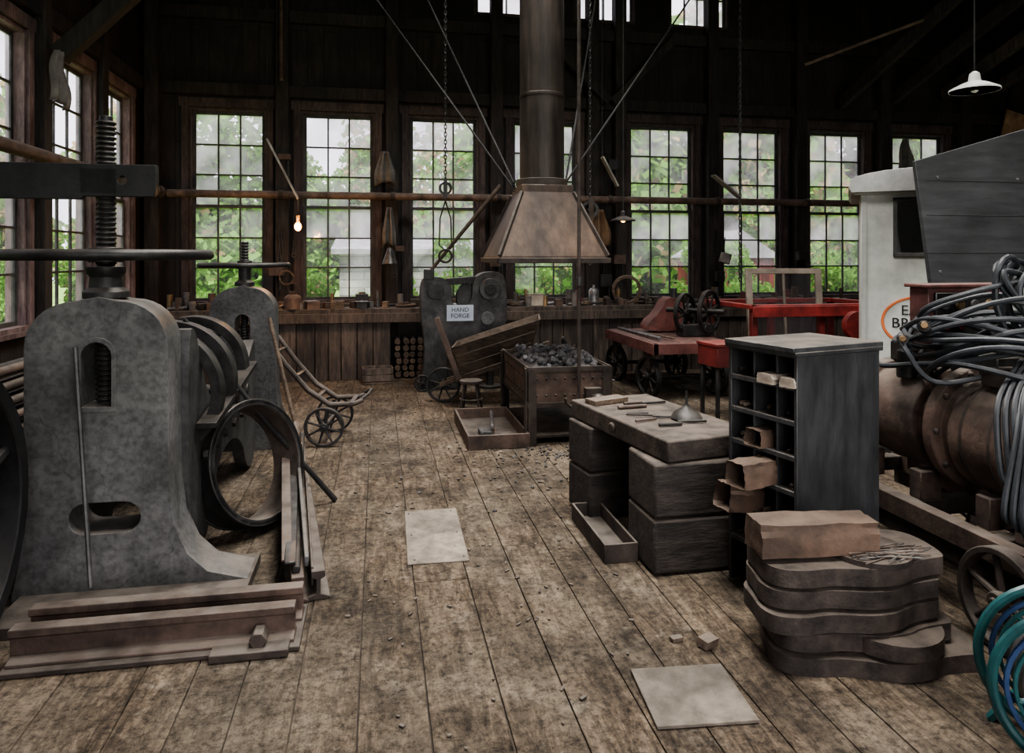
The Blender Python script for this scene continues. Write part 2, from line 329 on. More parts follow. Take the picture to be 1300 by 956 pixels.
def window(name,M,w,z0,z1,cols,rows,hazes,casing='casing_wood'):
    b=B(name); b.M=M; h=z1-z0; cm=casing or 'casing_wood'
    for sx in (0,w): b.box((sx+(.015 if sx==0 else -.015),.075,(z0+z1)/2),(.03,.15,h),cm)
    b.box((w/2,.075,z1-.015),(w-.06,.15,.03),cm); b.box((w/2,.06,z0+.02),(w-.06,.2,.04),cm)
    if casing:
        for sx in (-.045,w+.045): b.box((sx,-.015,(z0+z1)/2),(.085,.03,h+.1),cm)
        b.box((w/2,-.015,z1+.07),(w+.24,.034,.12),cm); b.box((w/2,-.03,z0-.02),(w+.2,.08,.04),cm)
    zi0,zi1=z0+.04,z1-.03; xi0,xi1=.03,w-.03; zm=(zi0+zi1)/2
    sash=[(zi0,zm+.02,.07),(zm-.02,zi1,.10)] if rows>=4 else [(zi0,zi1,.07)]
    rr=rows//len(sash); ridx=0
    for (a,c,yy) in sash:
        st=.04
        for sx in (xi0+st/2,xi1-st/2): b.box((sx,yy,(a+c)/2),(st,.03,c-a),'muntin')
        for sz in (a+st/2,c-st/2): b.box((w/2,yy,sz),(xi1-xi0-2*st,.03,st),'muntin')
        gx0,gx1,gz0,gz1=xi0+st,xi1-st,a+st,c-st
        for i in range(1,cols):
            gx=gx0+(gx1-gx0)*i/cols; b.box((gx,yy,(gz0+gz1)/2),(.02,.025,gz1-gz0),'muntin')
        for j in range(1,rr):
            gz=gz0+(gz1-gz0)*j/rr; b.box((w/2,yy-.001,gz),(gx1-gx0,.024,.02),'muntin')
        for j in range(rr):
            for i in range(cols):
                p0=gx0+(gx1-gx0)*i/cols; p1=gx0+(gx1-gx0)*(i+1)/cols; q0=gz0+(gz1-gz0)*j/rr; q1=gz0+(gz1-gz0)*(j+1)/rr
                hz=hazes[min(ridx+j,len(hazes)-1)]*U(.4,1.5)
                b.add([(p0,yy,q0),(p1,yy,q0),(p1,yy,q1),(p0,yy,q1)],[(0,1,2,3)],'window_glass',hz)
        ridx+=rr
    return b.done(0)
n=1
for (p,q) in winN:
    window('window_%d'%n,place(p,YN),q-p,ZB,ZT,3,6,[.06,.18,.42,.30,.36,.55]); n+=1
for (p,q) in winW:
    window('window_%d'%n,place(XW,p,0,90),q-p,ZB,ZT,3,6,[.08,.12,.2,.15,.2,.3],'casing_pink'); n+=1
for (p,q) in cler:
    window('window_%d'%n,place(p,YN),q-p,5.0,5.95,4,2,[.6,.6],None); n+=1
def sbox(name,c,d,mt,bv=.006):
    b=B(name); b.box(c,d,mt); return b.done(bv)
t=1
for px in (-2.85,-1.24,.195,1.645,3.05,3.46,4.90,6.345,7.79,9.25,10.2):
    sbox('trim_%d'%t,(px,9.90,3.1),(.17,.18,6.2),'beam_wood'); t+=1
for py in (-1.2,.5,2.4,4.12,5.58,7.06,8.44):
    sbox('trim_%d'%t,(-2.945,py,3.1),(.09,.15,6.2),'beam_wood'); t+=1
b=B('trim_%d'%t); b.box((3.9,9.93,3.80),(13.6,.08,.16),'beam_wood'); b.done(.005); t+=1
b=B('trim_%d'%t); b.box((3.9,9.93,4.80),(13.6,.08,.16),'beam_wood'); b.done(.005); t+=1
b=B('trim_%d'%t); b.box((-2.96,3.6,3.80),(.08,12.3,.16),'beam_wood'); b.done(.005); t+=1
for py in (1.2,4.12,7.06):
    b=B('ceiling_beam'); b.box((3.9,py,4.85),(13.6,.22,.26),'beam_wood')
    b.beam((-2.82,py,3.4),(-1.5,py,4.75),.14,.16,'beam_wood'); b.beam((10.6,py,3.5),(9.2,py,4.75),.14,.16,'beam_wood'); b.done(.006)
for px in np.arange(-2.4,10.6,1.0): sbox('ceiling_joist',(px,3.7,6.48),(.1,12.5,.2),'beam_wood',0)
for i,px in enumerate((7.0,7.9,8.8,9.7,10.5)):
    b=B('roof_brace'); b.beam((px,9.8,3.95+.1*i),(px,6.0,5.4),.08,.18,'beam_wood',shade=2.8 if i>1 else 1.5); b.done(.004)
b=B('roof_brace'); b.beam((3.25,9.74,3.8),(2.2,9.76,4.8),.12,.12,'beam_wood'); b.beam((3.3,9.74,3.8),(4.3,9.76,4.8),.12,.12,'beam_wood'); b.done(.004)
for i,(sx,sy,en) in enumerate(((1.2,2.2,235),(1.2,6.0,320),(6.5,4.5,190))):
    b=B('skylight_%d'%(i+1))  # added frames out of view, made up to carry overhead fill lights
    for d in (-1,1): b.box((sx+d*1.25,sy,6.31),(.1,2.1,.12),'casing_wood'); b.box((sx,sy+d*1.0,6.31),(2.4,.1,.12),'casing_wood')
    b.box((sx,sy,6.31),(.05,1.9,.05),'muntin'); o=b.done(0)
    lamp_child(o,'skylight_daylight','AREA',(sx,sy,6.36),en,(1,.97,.93),shape='RECTANGLE',size=2.3,size_y=1.8,spread=math.radians(110))  # area fill under a closed ceiling, added to brighten the room
b=B('door_1')  # added door frame behind the camera, invented as an opening for fill light
for sx in (-.92,5.32): b.box((sx,YS+.06,2.1),(.14,.1,4.2),'casing_wood')
b.box((2.2,YS+.06,4.25),(6.5,.1,.14),'casing_wood'); o=b.done(0)
lamp_child(o,'doorway_daylight','AREA',(2.2,YS-.1,2.2),240,(1,.97,.93),rot=(math.radians(90),0,0),shape='RECTANGLE',size=6,size_y=4)  # unseen area lamp added as interior fill from behind

# ------------------------------------------------------------------ exterior
def tree_mesh(seed,autumn):
    rs=np.random.RandomState(seed); n=6000
    cen=[]
    for k in range(13):
        a=rs.uniform(0,6.28); rr=rs.uniform(0,1.9); cen.append((rr*math.cos(a),rr*math.sin(a),rs.uniform(1.0,6.2),rs.uniform(.8,1.5)))
    b=B('tree'); b.cyl((0,0,-.4),(0,0,4.5),.17,'bark',r2=.06)
    o=b.done(0); me0=o.data; bpy.data.objects.remove(o)
    V=[];F=[];C=[]
    for i in range(n):
        c=cen[rs.randint(len(cen))]; d=rs.normal(size=3); d/=np.linalg.norm(d); p=np.array(c[:3])+d*c[3]*rs.uniform(.65,1.05)
        u=rs.normal(size=3); u/=np.linalg.norm(u); w=np.cross(u,rs.normal(size=3)); w/=np.linalg.norm(w); s=rs.uniform(.07,.16)
        k=len(V); V+= [p-u*s-w*s*.6,p+u*s-w*s*.6,p+u*s+w*s*.6,p-u*s+w*s*.6]; F.append((k,k+1,k+2,k+3))
        g=rs.uniform(.6,1.3)
        col=(.23*g,.43*g,.09*g) if rs.rand()>autumn else (.58*g,.42*g,.22*g)
        C+= [(*col,1)]*4
    me=bpy.data.meshes.new('tree'); nv=len(me0.vertices)
    V2=[tuple(v.co+Vector((0,0,-.4))) for v in me0.vertices]+[tuple(v) for v in V]; F2=[tuple(p.vertices) for p in me0.polygons]+[tuple(i+nv for i in f) for f in F]
    me.from_pydata(V2,[],F2); me.materials.append(MATS['bark']); me.materials.append(MATS['leaves'])
    k=len(me0.polygons); me.polygons.foreach_set('material_index',[0]*k+[1]*len(F))
    ca=me.color_attributes.new('shade','FLOAT_COLOR','CORNER'); nl0=sum(len(p.vertices) for p in me0.polygons)
    ca.data.foreach_set('color',np.array([(1,1,1,1)]*nl0+C,dtype=np.float32).ravel()); return me
tm=[tree_mesh(1,.03),tree_mesh(2,.08),tree_mesh(3,.35)]
rs=np.random.RandomState(5)
spots=[]
for i in range(30): spots.append((-9+i*1.35+rs.uniform(-.5,.5),rs.uniform(24,29),rs.uniform(.85,1.25),0))
for i in range(12): spots.append((rs.uniform(-14,-9),-1+i*2.2,rs.uniform(.7,1.0),0))
for i in range(22): spots.append((-7+i*1.1+rs.uniform(-.3,.3),rs.uniform(13.6,15.6),rs.uniform(.20,.38),1))
for i,(tx,ty,ts,low) in enumerate(spots):
    k=(2 if rs.rand()<.3 else (1 if rs.rand()<.5 else 0)) if not low else (0 if rs.rand()<.6 else 1)
    o=bpy.data.objects.new('tree',tm[k]); o.location=(tx,ty,-.3); o.rotation_euler=(0,0,rs.uniform(0,6)); s=ts*(1.25 if tx>8 else (.85 if tx<1 else 1.05)); o.scale=(s,s,s); scene.collection.objects.link(o)
b=B('grass_ground'); b.box((5,14,-.4),(90,90,.1),'grass',shade=1.0); b.done(0)
b=B('red_barn'); b.box((9.6,18.6,.6),(2.0,1.8,1.9),'barn_red',shade=1); b.extr([(8.4,1.55),(10.8,1.55),(9.6,2.3)],[],17.6,19.6,'roof_out'); b.box((9.6,17.68,.4),(.7,.05,1.4),'iron_dark'); b.done(0)
b=B('siding_shed'); b.box((1.2,20.6,.75),(4.4,2,2.1),'siding_grey',shade=1); b.box((1.2,20.5,1.9),(4.8,2.6,.14),'roof_out',rot=(8,0,0)); b.done(0)

# ------------------------------------------------------------------ pipes
b=B('overhead_pipe'); b.cyl((-2.62,9.70,2.40),(7.35,9.70,2.40),.05,'rust',seg=16,shade=1.5)
for px in (-1.24,.2,1.65,3.25,4.9,6.35): b.cyl((px-.03,9.70,2.40),(px+.03,9.70,2.40),.062,'rust_dark')
b.done(0)
b=B('overhead_pipe'); b.cyl((-2.70,9.60,2.42),(-2.70,-1.5,2.42),.055,'rust'); b.sph((-2.70,9.66,2.41),.075,'rust_dark'); b.cyl((-2.7,9.5,2.42),(-2.7,9.6,2.42),.07,'rust_dark')
for py in (2.4,4.12,5.58,7.06,8.44): b.box((-2.80,py,2.38),(.20,.04,.05),'iron_dark')
b.done(0)
# ------------------------------------------------------------------ workbench
b=B('workbench')
for i in range(2): b.box((2.1,9.45+.20*i,.885),(9.9,.194,.07),'bench_wood',shade=1.4)
x=-2.8
while x<7.0:
    w=U(.14,.24)
    if not (.18<x+w/2<.72): b.box((x+w/2,9.41+U(-.004,.004),.42),(w-.008,.03,.84),'bench_wood',shade=U(.8,1.7))
    x+=w
b.box((2.1,9.35,.80),(9.8,.035,.12),'bench_wood',shade=1.5)
for px in (-2.7,.13,.78,3.9,6.8): b.box((px,9.5,.42),(.08,.1,.84),'bench_wood')
b.done(.004)
b=B('firewood_pile')
for i in range(30):
    px=.27+.09*(i%5)+U(-.015,.015); pz=.055+.085*(i//5); b.cyl((px,9.38,pz),(px+U(-.02,.02),9.72,pz),U(.036,.044),'old_wood',seg=7,shade=U(.5,1))
b.done(.003)
b=B('wooden_crate'); b.M=place(.0,9.12,0,4)
b.box((0,0,.02),(.34,.24,.03),'old_wood')
for z in (.08,.165):
    for d in (-1,1): b.box((0,d*.12,z),(.36,.018,.075),'bench_wood',shade=2); b.box((d*.18,0,z),(.018,.22,.075),'bench_wood',shade=2)
b.done(.002)
b=B('scrap_metal_heap')
for i in range(60):
    a=U(0,6.28); r_=U(0,.5); xx=2.45+r_*math.cos(a)*1.1; yy=8.75+r_*math.sin(a)*.7; zz=max(.03,.42*(1-r_/.5))*U(.3,1)
    if R()<.5: b.box((xx,yy,zz),(U(.06,.22),U(.05,.15),U(.03,.1)),random.choice(['rust','rust_dark','iron_dark','old_wood']),rot=(U(-30,30),U(-30,30),U(0,90)))
    else: b.cyl((xx,yy,zz),(xx+U(-.25,.25),yy+U(-.2,.2),max(.02,zz+U(-.15,.3))),U(.01,.035),random.choice(['rust','iron_dark','steel_bright']),seg=8)
b.done(.002)

# ------------------------------------------------------------------ forge
b=B('forge_hearth')
X0,X1,Y0,Y1=1.26,1.95,5.87,7.1
for (c,d) in (((1.605,Y0,.485),(.69,.02,.33)),((1.605,Y1,.485),(.69,.02,.33)),((X0,6.485,.485),(.02,1.23,.33)),((X1,6.485,.485),(.02,1.23,.33))): b.box(c,d,'rust')
b.box((1.605,6.485,.34),(.68,1.22,.02),'rust_dark')
for z in (.64,.34):
    b.box((1.605,Y0-.012,z),(.73,.02,.04),'rust_dark'); b.box((X0-.012,6.485,z),(.02,1.26,.04),'rust_dark'); b.box((X1+.012,6.485,z),(.02,1.26,.04),'rust_dark')
for px in (X0+.02,X1-.02):
    for py in (Y0,Y1): b.box((px,py-.018*(1 if py==Y0 else -1),.325),(.07,.016,.65),'rust_dark'); b.box((px+(-.048 if px<1.5 else .048),py+.03*(1 if py==Y0 else -1),.325),(.016,.07,.65),'rust_dark')
for i in range(8):
    for z in (.42,.56): b.sph((X0+.06+.082*i,Y0-.012,z),.011,'rust_dark',seg=8)
for i in range(9): b.sph((X0-.012,Y0+.1+.13*i,.56),.011,'rust_dark',seg=8); b.sph((X0-.012,Y0+.1+.13*i,.42),.011,'rust_dark',seg=8)
b.box((1.8,Y0-.05,.42),(.14,.08,.12),'rust_dark'); b.cyl((1.8,Y0-.2,.40),(1.8,Y0,.40),.035,'iron_dark'); b.sph((1.8,Y0-.2,.40),.06,'iron_dark')
b.box((1.605,6.485,.06),(.6,1.15,.02),'rust_dark')
nx,ny=18,30; vs=[];fs=[]
for j in range(ny+1):
    for i in range(nx+1):
        u=i/nx; w=j/ny; edge=min(u,1-u,w,1-w)*6; h=.60+min(edge,1)*.06+.03*math.sin(u*9+w*7)*math.sin(w*11)+U(-.014,.014)
        vs.append((X0+.01+u*.67,Y0+.01+w*1.21,h))
for j in range(ny):
    for i in range(nx): a=j*(nx+1)+i; fs.append((a,a+1,a+nx+2,a+nx+1))
b.add(vs,fs,'coal',1.6)
for i in range(190):
    b.sph((U(X0+.06,X1-.06),U(Y0+.06,Y1-.06),U(.64,.70)),U(.014,.036),'coal',seg=5,jit=.3,shade=U(.5,2.8),rings=5)
b.done(.003)
b=B('coal_debris')
for i in range(320):
    a=U(0,6.28); rr=abs(random.gauss(0,.6)); xx=1.45+rr*1.2*math.cos(a); yy=5.55+rr*.9*math.sin(a)
    b.sph((xx,yy,.006),U(.004,.016),random.choice(['coal','rust_dark','coal','old_wood']),seg=5,jit=.3,shade=U(.4,1.6),rings=4,sc=(1,1,.6))
b.done(0)
b=B('forge_hood')
cx,cy=1.49,6.4
def frus(b,h0,z0,h1,z1,mt):
    vs=[(cx-h0,cy-h0,z0),(cx+h0,cy-h0,z0),(cx+h0,cy+h0,z0),(cx-h0,cy+h0,z0),(cx-h1,cy-h1,z1),(cx+h1,cy-h1,z1),(cx+h1,cy+h1,z1),(cx-h1,cy+h1,z1)]
    b.add(vs,[(0,1,5,4),(1,2,6,5),(2,3,7,6),(3,0,4,7)],mt,1)
frus(b,.485,1.545,.475,1.60,'hood_metal'); frus(b,.475,1.60,.235,2.17,'hood_metal'); frus(b,.465,1.55,.225,2.15,'rust_dark')
b.box((cx,cy,2.20),(.47,.47,.07),'hood_metal')
for sx,sy in ((-1,-1),(1,-1),(-1,1),(1,1)): b.beam((cx+sx*.478,cy+sy*.478,1.60),(cx+sx*.237,cy+sy*.237,2.17),.03,.03,'rust_dark')
for d in (-1,1): b.box((cx,cy+d*.49,1.56),(1.0,.02,.045),'rust_dark'); b.box((cx+d*.49,cy,1.56),(.02,1.0,.045),'rust_dark')
b.cyl((cx,cy,2.22),(cx,cy,3.95),.205,'stack_metal',seg=32,shade=1); b.cyl((cx,cy,2.2),(cx,cy,2.3),.235,'rust_dark',seg=32)
b.cyl((cx,cy,3.9),(cx,cy,6.55),.20,'stack_metal',seg=32,shade=.8); b.cyl((cx,cy,3.05),(cx,cy,3.08),.209,'stack_metal',seg=32)
for i in range(7): b.sph((cx-.4+.13*i,cy-.487,1.575),.009,'rust_dark',seg=6)
b.done(.003)
for (tx,ty,zb) in ((-.95,8.6,2.25),(.15,9.2,2.3),(2.95,8.9,2.25),(4.6,8.4,2.3)):
    b=B('chimney_stay_rod'); p0=Vector((cx+(.24 if tx>cx else -.24),cy+.1,zb-.03)); p1=Vector((tx,ty,5.9)); b.cyl(p0,p1,.010,'rod_iron',seg=8); b.torus(p0,(0,1,0),.02,.006,'rod_iron',10,5); b.done(0)
b=B('hoist_rod'); b.cyl((1.66,5.76,.50),(1.66,5.76,4.7),.016,'rust_dark',seg=10)
b.tube([(1.66,5.76,.52),(1.66,5.76,.44),(1.64,5.76,.37),(1.59,5.76,.34),(1.55,5.76,.37),(1.545,5.76,.41)],.014,'rust_dark'); b.cyl((1.66,5.76,1.35),(1.66,5.76,1.42),.03,'iron_dark'); b.cyl((1.66,5.76,4.6),(1.66,5.76,4.75),.05,'iron_dark'); b.done(0)
def chain(name,x,y,z0,z1,lk=.045,extra=None):
    b=B(name); z=z1; i=0
    while z>z0:
        d=Vector((0,1,0)) if i%2 else Vector((1,0,0)); pts=[]
        for k in range(10):
            t=2*math.pi*k/10; pts.append(Vector((x,y,z))+d*(.30*lk)*math.cos(t)+Vector((0,0,1))*(.62*lk)*math.sin(t))
        b.tube(pts,.006,'iron_dark',seg=5,closed=True); z-=lk*.95; i+=1
    if extra: extra(b)
    return b.done(0)
def pul(b):
    b.ring((.75,8.0,2.36),(0,1,0),.075,.05,.05,'iron_dark',20); b.cyl((.75,7.97,2.36),(.75,8.03,2.36),.02,'iron_dark'); b.box((.75,8.0,2.36),(.035,.08,.22),'iron_dark')
    b.tube([(.75,8,2.22),(.69,8,2.02),(.68,8,1.72),(.75,8,1.66),(.82,8,1.72),(.81,8,2.02),(.75,8,2.22)],.008,'iron_dark'); b.torus((.75,8,1.60),(0,1,0),.07,.013,'rust_dark')
chain('chain_hoist',.75,8.0,2.25,6.3,extra=pul)
chain('hanging_chain',4.0,7.38,1.3,6.3)
def pul2(b):
    for z,r in ((2.12,.10),(1.80,.11)):
        b.ring((2.36,7.75,z),(.2,1,0),r,r-.03,.05,'iron_dark',24); b.cyl((2.355,7.72,z),(2.365,7.78,z),.03,'iron_dark'); b.box((2.36,7.70,z),(.06,.015,r*2.4),'rust_dark'); b.box((2.36,7.80,z),(.06,.015,r*2.4),'rust_dark')
    for d in (-.09,.09): b.cyl((2.36+d,7.75,2.12),(2.36+d,7.75,1.80),.008,'iron_dark',seg=6)
    b.tube([(2.36,7.75,1.68),(2.36,7.75,1.6),(2.40,7.75,1.54),(2.36,7.75,1.49),(2.31,7.75,1.53)],.013,'rust_dark')
chain('pulley_block',2.36,7.75,2.25,4.8,extra=pul2)
b=B('ash_tray')
b.box((.99,6.35,.012),(.50,1.05,.02),'rust_dark')
for d in (-1,1): b.box((.99+d*.25,6.35,.06),(.02,1.07,.12),'rust'); b.box((.99,6.35+d*.53,.06),(.52,.02,.12),'rust')
b.cyl((.98,6.1,.12),(1.05,6.6,.14),.016,'steel_bright'); b.box((.93,6.2,.05),(.1,.2,.05),'coal'); b.box((1.1,6.0,.05),(.12,.12,.06),'rust_dark',rot=(0,0,30)); b.done(.003)

# ------------------------------------------------------------------ screw presses
def screw(b,x,y,z0,z1,r,mt):
    pr=[]; z=z0
    while z<z1: pr+=[(r*.78,z),(r,z+.006),(r,z+.013),(r*.78,z+.019)]; z+=.024
    b.lathe((x,y,0),(0,0,1),pr,mt,20,1)
def handwheel(b,c,Rr,r,n,mt):
    b.torus(c,(0,0,1),Rr,r,mt,48,10); b.cyl((c[0],c[1],c[2]-.035),(c[0],c[1],c[2]+.035),Rr*.17,mt,seg=20)
    for i in range(n):
        t=2*math.pi*i/n+.35; d=Vector((math.cos(t),math.sin(t),0)); cc=Vector(c)
        b.beam(cc+d*Rr*.12,cc+d*Rr*.98,.045,.02,mt)
def arch(cxx,w,z0,z1,n=8):
    r=w/2; pts=[(cxx-r,z0),(cxx+r,z0)]
    for i in range(n+1):
        t=math.pi*i/n; pts.append((cxx+r*math.cos(t),z1-r+r*math.sin(t)))
    return pts
def stadium(x0,x1,z0,z1,n=8):
    r=(z1-z0)/2; zc=(z0+z1)/2; pts=[]
    for i in range(n+1): t=-math.pi/2+math.pi*i/n; pts.append((x1-r+r*math.cos(t),zc+r*math.sin(t)))
    for i in range(n+1): t=math.pi/2+math.pi*i/n; pts.append((x0+r+r*math.cos(t),zc+r*math.sin(t)))
    return pts
def frameout(cxx,hw,zt,fl,fr,rr=.21):
    o=[(cxx-hw-fl,.0),(cxx-hw-fl,.05),(cxx-hw-.02,.2),(cxx-hw,.45),(cxx-hw,zt-rr-.04)]
    for i in range(1,9): t=math.pi-math.pi/2*i/8; o.append((cxx-hw+rr+rr*math.cos(t),zt-rr-.02+rr*math.sin(t)))
    o.append((cxx,zt))
    for i in range(9): t=math.pi/2-math.pi/2*i/8; o.append((cxx+hw-rr+rr*math.cos(t),zt-rr-.02+rr*math.sin(t)))
    o+=[(cxx+hw+.01,.5),(cxx+hw+.03,.33),(cxx+hw+.09,.19),(cxx+hw+.18,.10),(cxx+hw+fr,.05),(cxx+hw+fr,0)]
    return o
b=B('screw_press'); px=-1.28
b.extr(frameout(px,.305,1.41,.05,.36),[arch(px,.13,.90,1.2),stadium(-1.40,-1.09,.31,.455)],3.60,3.84,'iron_grey',shade=1)
b.extr(arch(px,.17,.875,1.225),[arch(px,.13,.90,1.2)],3.590,3.60,'iron_grey',shade=1.0)
screw(b,px,3.72,.86,2.24,.045,'iron_dark'); b.lathe((px,3.72,0),(0,0,1),[(.10,1.40),(.10,1.43),(.075,1.45),(.07,1.50),(.085,1.52),(.085,1.55)],'iron_dark',24)
b.cyl((px,3.72,2.24),(px,3.72,2.27),.03,'iron_dark'); handwheel(b,(px,3.72,1.605),.455,.026,5,'iron_dark')
b.extr([(-2.05,1.865),(-1.35,1.865),(-1.35,1.88),(-1.04,1.88),(-1.03,1.90),(-1.03,2.03),(-2.05,2.03)],[[(-1.175+.022*math.cos(t*.785),1.955+.022*math.sin(t*.785)) for t in range(8)]],3.62,3.67,'iron_black',shade=1)
b.box((px,3.68,1.95),(.16,.12,.12),'iron_black')
b.box((-1.1,3.6,.025),(1.0,.6,.05),'rust_dark')
b.extr(chaikin([(3.84,.02),(3.84,1.22),(3.98,1.23),(4.10,1.05),(4.25,.84),(4.5,.72),(4.9,.68),(5.4,.75),(5.75,.95),(5.85,.95),(5.85,.02),(5.5,.02),(5.3,.3),(4.9,.42),(4.5,.36),(4.3,.02)],2),[],-1.02,-.94,'iron_grey','YZ',.55)
b.extr(chaikin([(3.84,.02),(3.84,1.1),(4.0,1.1),(4.15,.95),(4.4,.85),(5.0,.80),(5.6,.95),(5.85,1.0),(5.85,.02),(5.5,.02),(5.2,.35),(4.5,.35),(4.3,.02)],2),[],-1.55,-1.47,'iron_dark','YZ',1)
for yy in (4.3,4.7,5.1,5.5): b.cyl((-1.55,yy,.62),(-.93,yy,.62),.045,'iron_dark')
b.cyl((-1.26,3.9,1.0),(-1.26,6.1,1.0),.05,'iron_dark'); b.box((-.88,4.6,.78),(.10,1.3,.03),'iron_dark',rot=(6,0,0))
for i in range(6): b.cyl((-.925,4.1+.26*i,.52),(-.90,4.1+.26*i,.52),.03,'iron_dark',seg=6)
for yy in (4.15,4.5): b.ring((-1.18,yy,.86),(.12,1,.05),.36,.30,.07,'iron_dark',48)
b.ring((-1.2,5.1,.86),(.12,1,.05),.34,.28,.09,'iron_dark',48)
b.done(.014,seg=2)
b=B('screw_press'); cxx=-1.09
b.extr(frameout(cxx,.255,1.36,.03,.15,.2),[arch(cxx,.12,.86,1.12)],6.15,6.38,'iron_grey',shade=.8)
screw(b,cxx,6.26,.86,1.72,.033,'iron_dark'); b.lathe((cxx,6.26,0),(0,0,1),[(.08,1.35),(.08,1.38),(.05,1.40),(.05,1.5)],'iron_dark',20); handwheel(b,(cxx,6.26,1.525),.35,.02,5,'iron_dark'); b.done(.01,seg=2)
def rail(b,p0,p1,mt,s=1):
    p0=Vector(p0);p1=Vector(p1); a=(p1-p0).normalized(); x=Vector((0,0,1)).cross(a).normalized(); z=a.cross(x)
    pr=[(-.055,0),(.055,0),(.055,.012),(.010,.028),(.010,.095),(.032,.105),(.032,.135),(-.032,.135),(-.032,.105),(-.010,.095),(-.010,.028),(-.055,.012)]
    vs=[p+x*q[0]*s+z*q[1]*s for p in (p0,p1) for q in pr]; n=len(pr)
    b.add(vs,[list(range(n))[::-1],list(range(n,2*n))]+[(i,(i+1)%n,n+(i+1)%n,n+i) for i in range(n)],mt)
b=B('steel_rail_stack')
b.box((-.86,3.17,.012),(1.1,.36,.02),'rust_dark'); rail(b,(-1.4,3.08,.022),(-.335,3.08,.022),'rust'); rail(b,(-1.4,3.25,.022),(-.32,3.25,.022),'rust'); b.cyl((-.47,2.98,.06),(-.47,3.06,.06),.035,'rust_dark',seg=6); b.box((-.5,3.0,.02),(.3,.1,.03),'rust_dark'); b.done(.003)
b=B('steel_bar_stock')
rail(b,(-.27,3.42,.0),(-.62,5.9,.0),'rust_dark'); rail(b,(-.36,3.40,.0),(-.71,5.8,.0),'rust',.9)
b.beam((-.40,3.45,.17),(-.62,5.75,.3),.05,.012,'steel_bright',shade=.6)
b.beam((-.33,3.5,.15),(-.60,5.5,.35),.02,.05,'iron_grey'); b.beam((-.30,3.45,.10),(-.55,5.6,.15),.012,.09,'rust_dark')
b.beam((-.42,3.5,.16),(-.66,5.4,.42),.05,.012,'rust'); b.cyl((-.37,3.44,.14),(-.58,5.8,.20),.018,'iron_dark'); b.done(.003)
b=B('belt_pulley'); c=Vector((-.76,4.42,.375)); ax=Vector((.80,-.56,.26)).normalized()
b.ring(c,ax,.355,.335,.22,'iron_dark',56,1); b.ring(c,ax,.334,.322,.21,'rust_dark',56,1.5)
for k in (-.10,.10): b.ring(c+ax*k,ax,.362,.325,.02,'iron_dark',56,1.2)
b.done(.003)
b=B('flywheel'); b.wheel((-1.55,2.84,.615),(1,0,0),.61,.11,.07,6,'iron_black',hub=.1,spr=.028)
b.box((-1.85,2.84,.3),(.2,.5,.6),'iron_black',taper=(.8,.4)); b.cyl((-1.9,2.84,.615),(-1.45,2.84,.615),.04,'iron_dark'); b.done(.006)
b=B('iron_rod'); b.cyl((-1.225,3.38,.16),(-1.36,3.575,1.18),.011,'iron_dark',seg=8,shade=2); b.done(0)
b=B('pry_bar'); b.tube([(-.27,4.77,.01),(-.70,4.62,.6),(-1.08,4.49,1.17),(-1.12,4.48,1.23)],[.018,.014,.014,.012],'iron_dark'); b.done(0)
b=B('digging_pole'); b.cyl((-.60,5.95,.02),(-.86,6.02,1.10),.016,'old_wood',seg=8); b.cyl((-.60,5.95,.0),(-.62,5.955,.1),.022,'iron_dark',seg=8); b.done(0)
b=B('hand_truck')
w1=(-.44,6.16,.165); w2=(-.38,6.68,.165)
b.wheel(w1,(.1,1,0),.165,.045,.022,8,'iron_dark',hub=.035,spr=.009); b.wheel(w2,(.1,1,0),.165,.045,.022,8,'iron_dark',hub=.035,spr=.009); b.cyl(w1,w2,.018,'rust_dark')
for yy,dx in ((6.26,0),(6.58,.04)):
    b.tube([(-.12+dx,yy,.36),(-.20+dx,yy,.33),(-.40+dx,yy,.33),(-.58+dx,yy,.46),(-.76+dx,yy,.68),(-.90+dx,yy,.88),(-1.04+dx,yy,.98),(-1.14+dx,yy,.98)],[.018,.022,.024,.024,.022,.02,.018,.016],'rust_dark',shade=1.3)
    b.beam((-.42+dx,yy,.31),(w1[0]+dx,yy,.165),.03,.03,'iron_dark')
for (xx,zz) in ((-.22,.34),(-.5,.40),(-.68,.58),(-.84,.79)): b.beam((xx,6.24,zz),(xx+.04,6.60,zz),.04,.016,'iron_dark')
b.tube([(-.18,6.26,.34),(-.08,6.3,.40),(-.05,6.42,.42),(-.06,6.55,.40),(-.14,6.6,.34)],.014,'iron_dark'); b.done(.002)
b=B('leaning_iron_stock')
for i in range(12):
    yy=4.3+.10*i+U(-.04,.04); b.cyl((-2.35+U(-.1,.1),yy,0),(-2.68,yy+U(-.15,.15),U(1.3,2.1)),U(.012,.03),random.choice(['rust','rust_dark','iron_dark']),seg=8)
b.done(0)
b=B('pipe_storage_rack')
for i in range(7):
    for k in range(2): b.cyl((-2.10+.07*k,3.9,.42+.09*i),(-2.10+.07*k,5.6,.42+.09*i),.028,random.choice(['rust','iron_dark','rust_dark']),seg=10)
for yy in (4.1,5.3):
    for d in (-.07,.14): b.box((-2.10+d,yy,.55),(.04,.05,1.1),'iron_dark')
    for i in range(3): b.box((-2.065,yy,.38+.27*i-.0),(.2,.04,.012),'iron_dark')
b.done(.002)

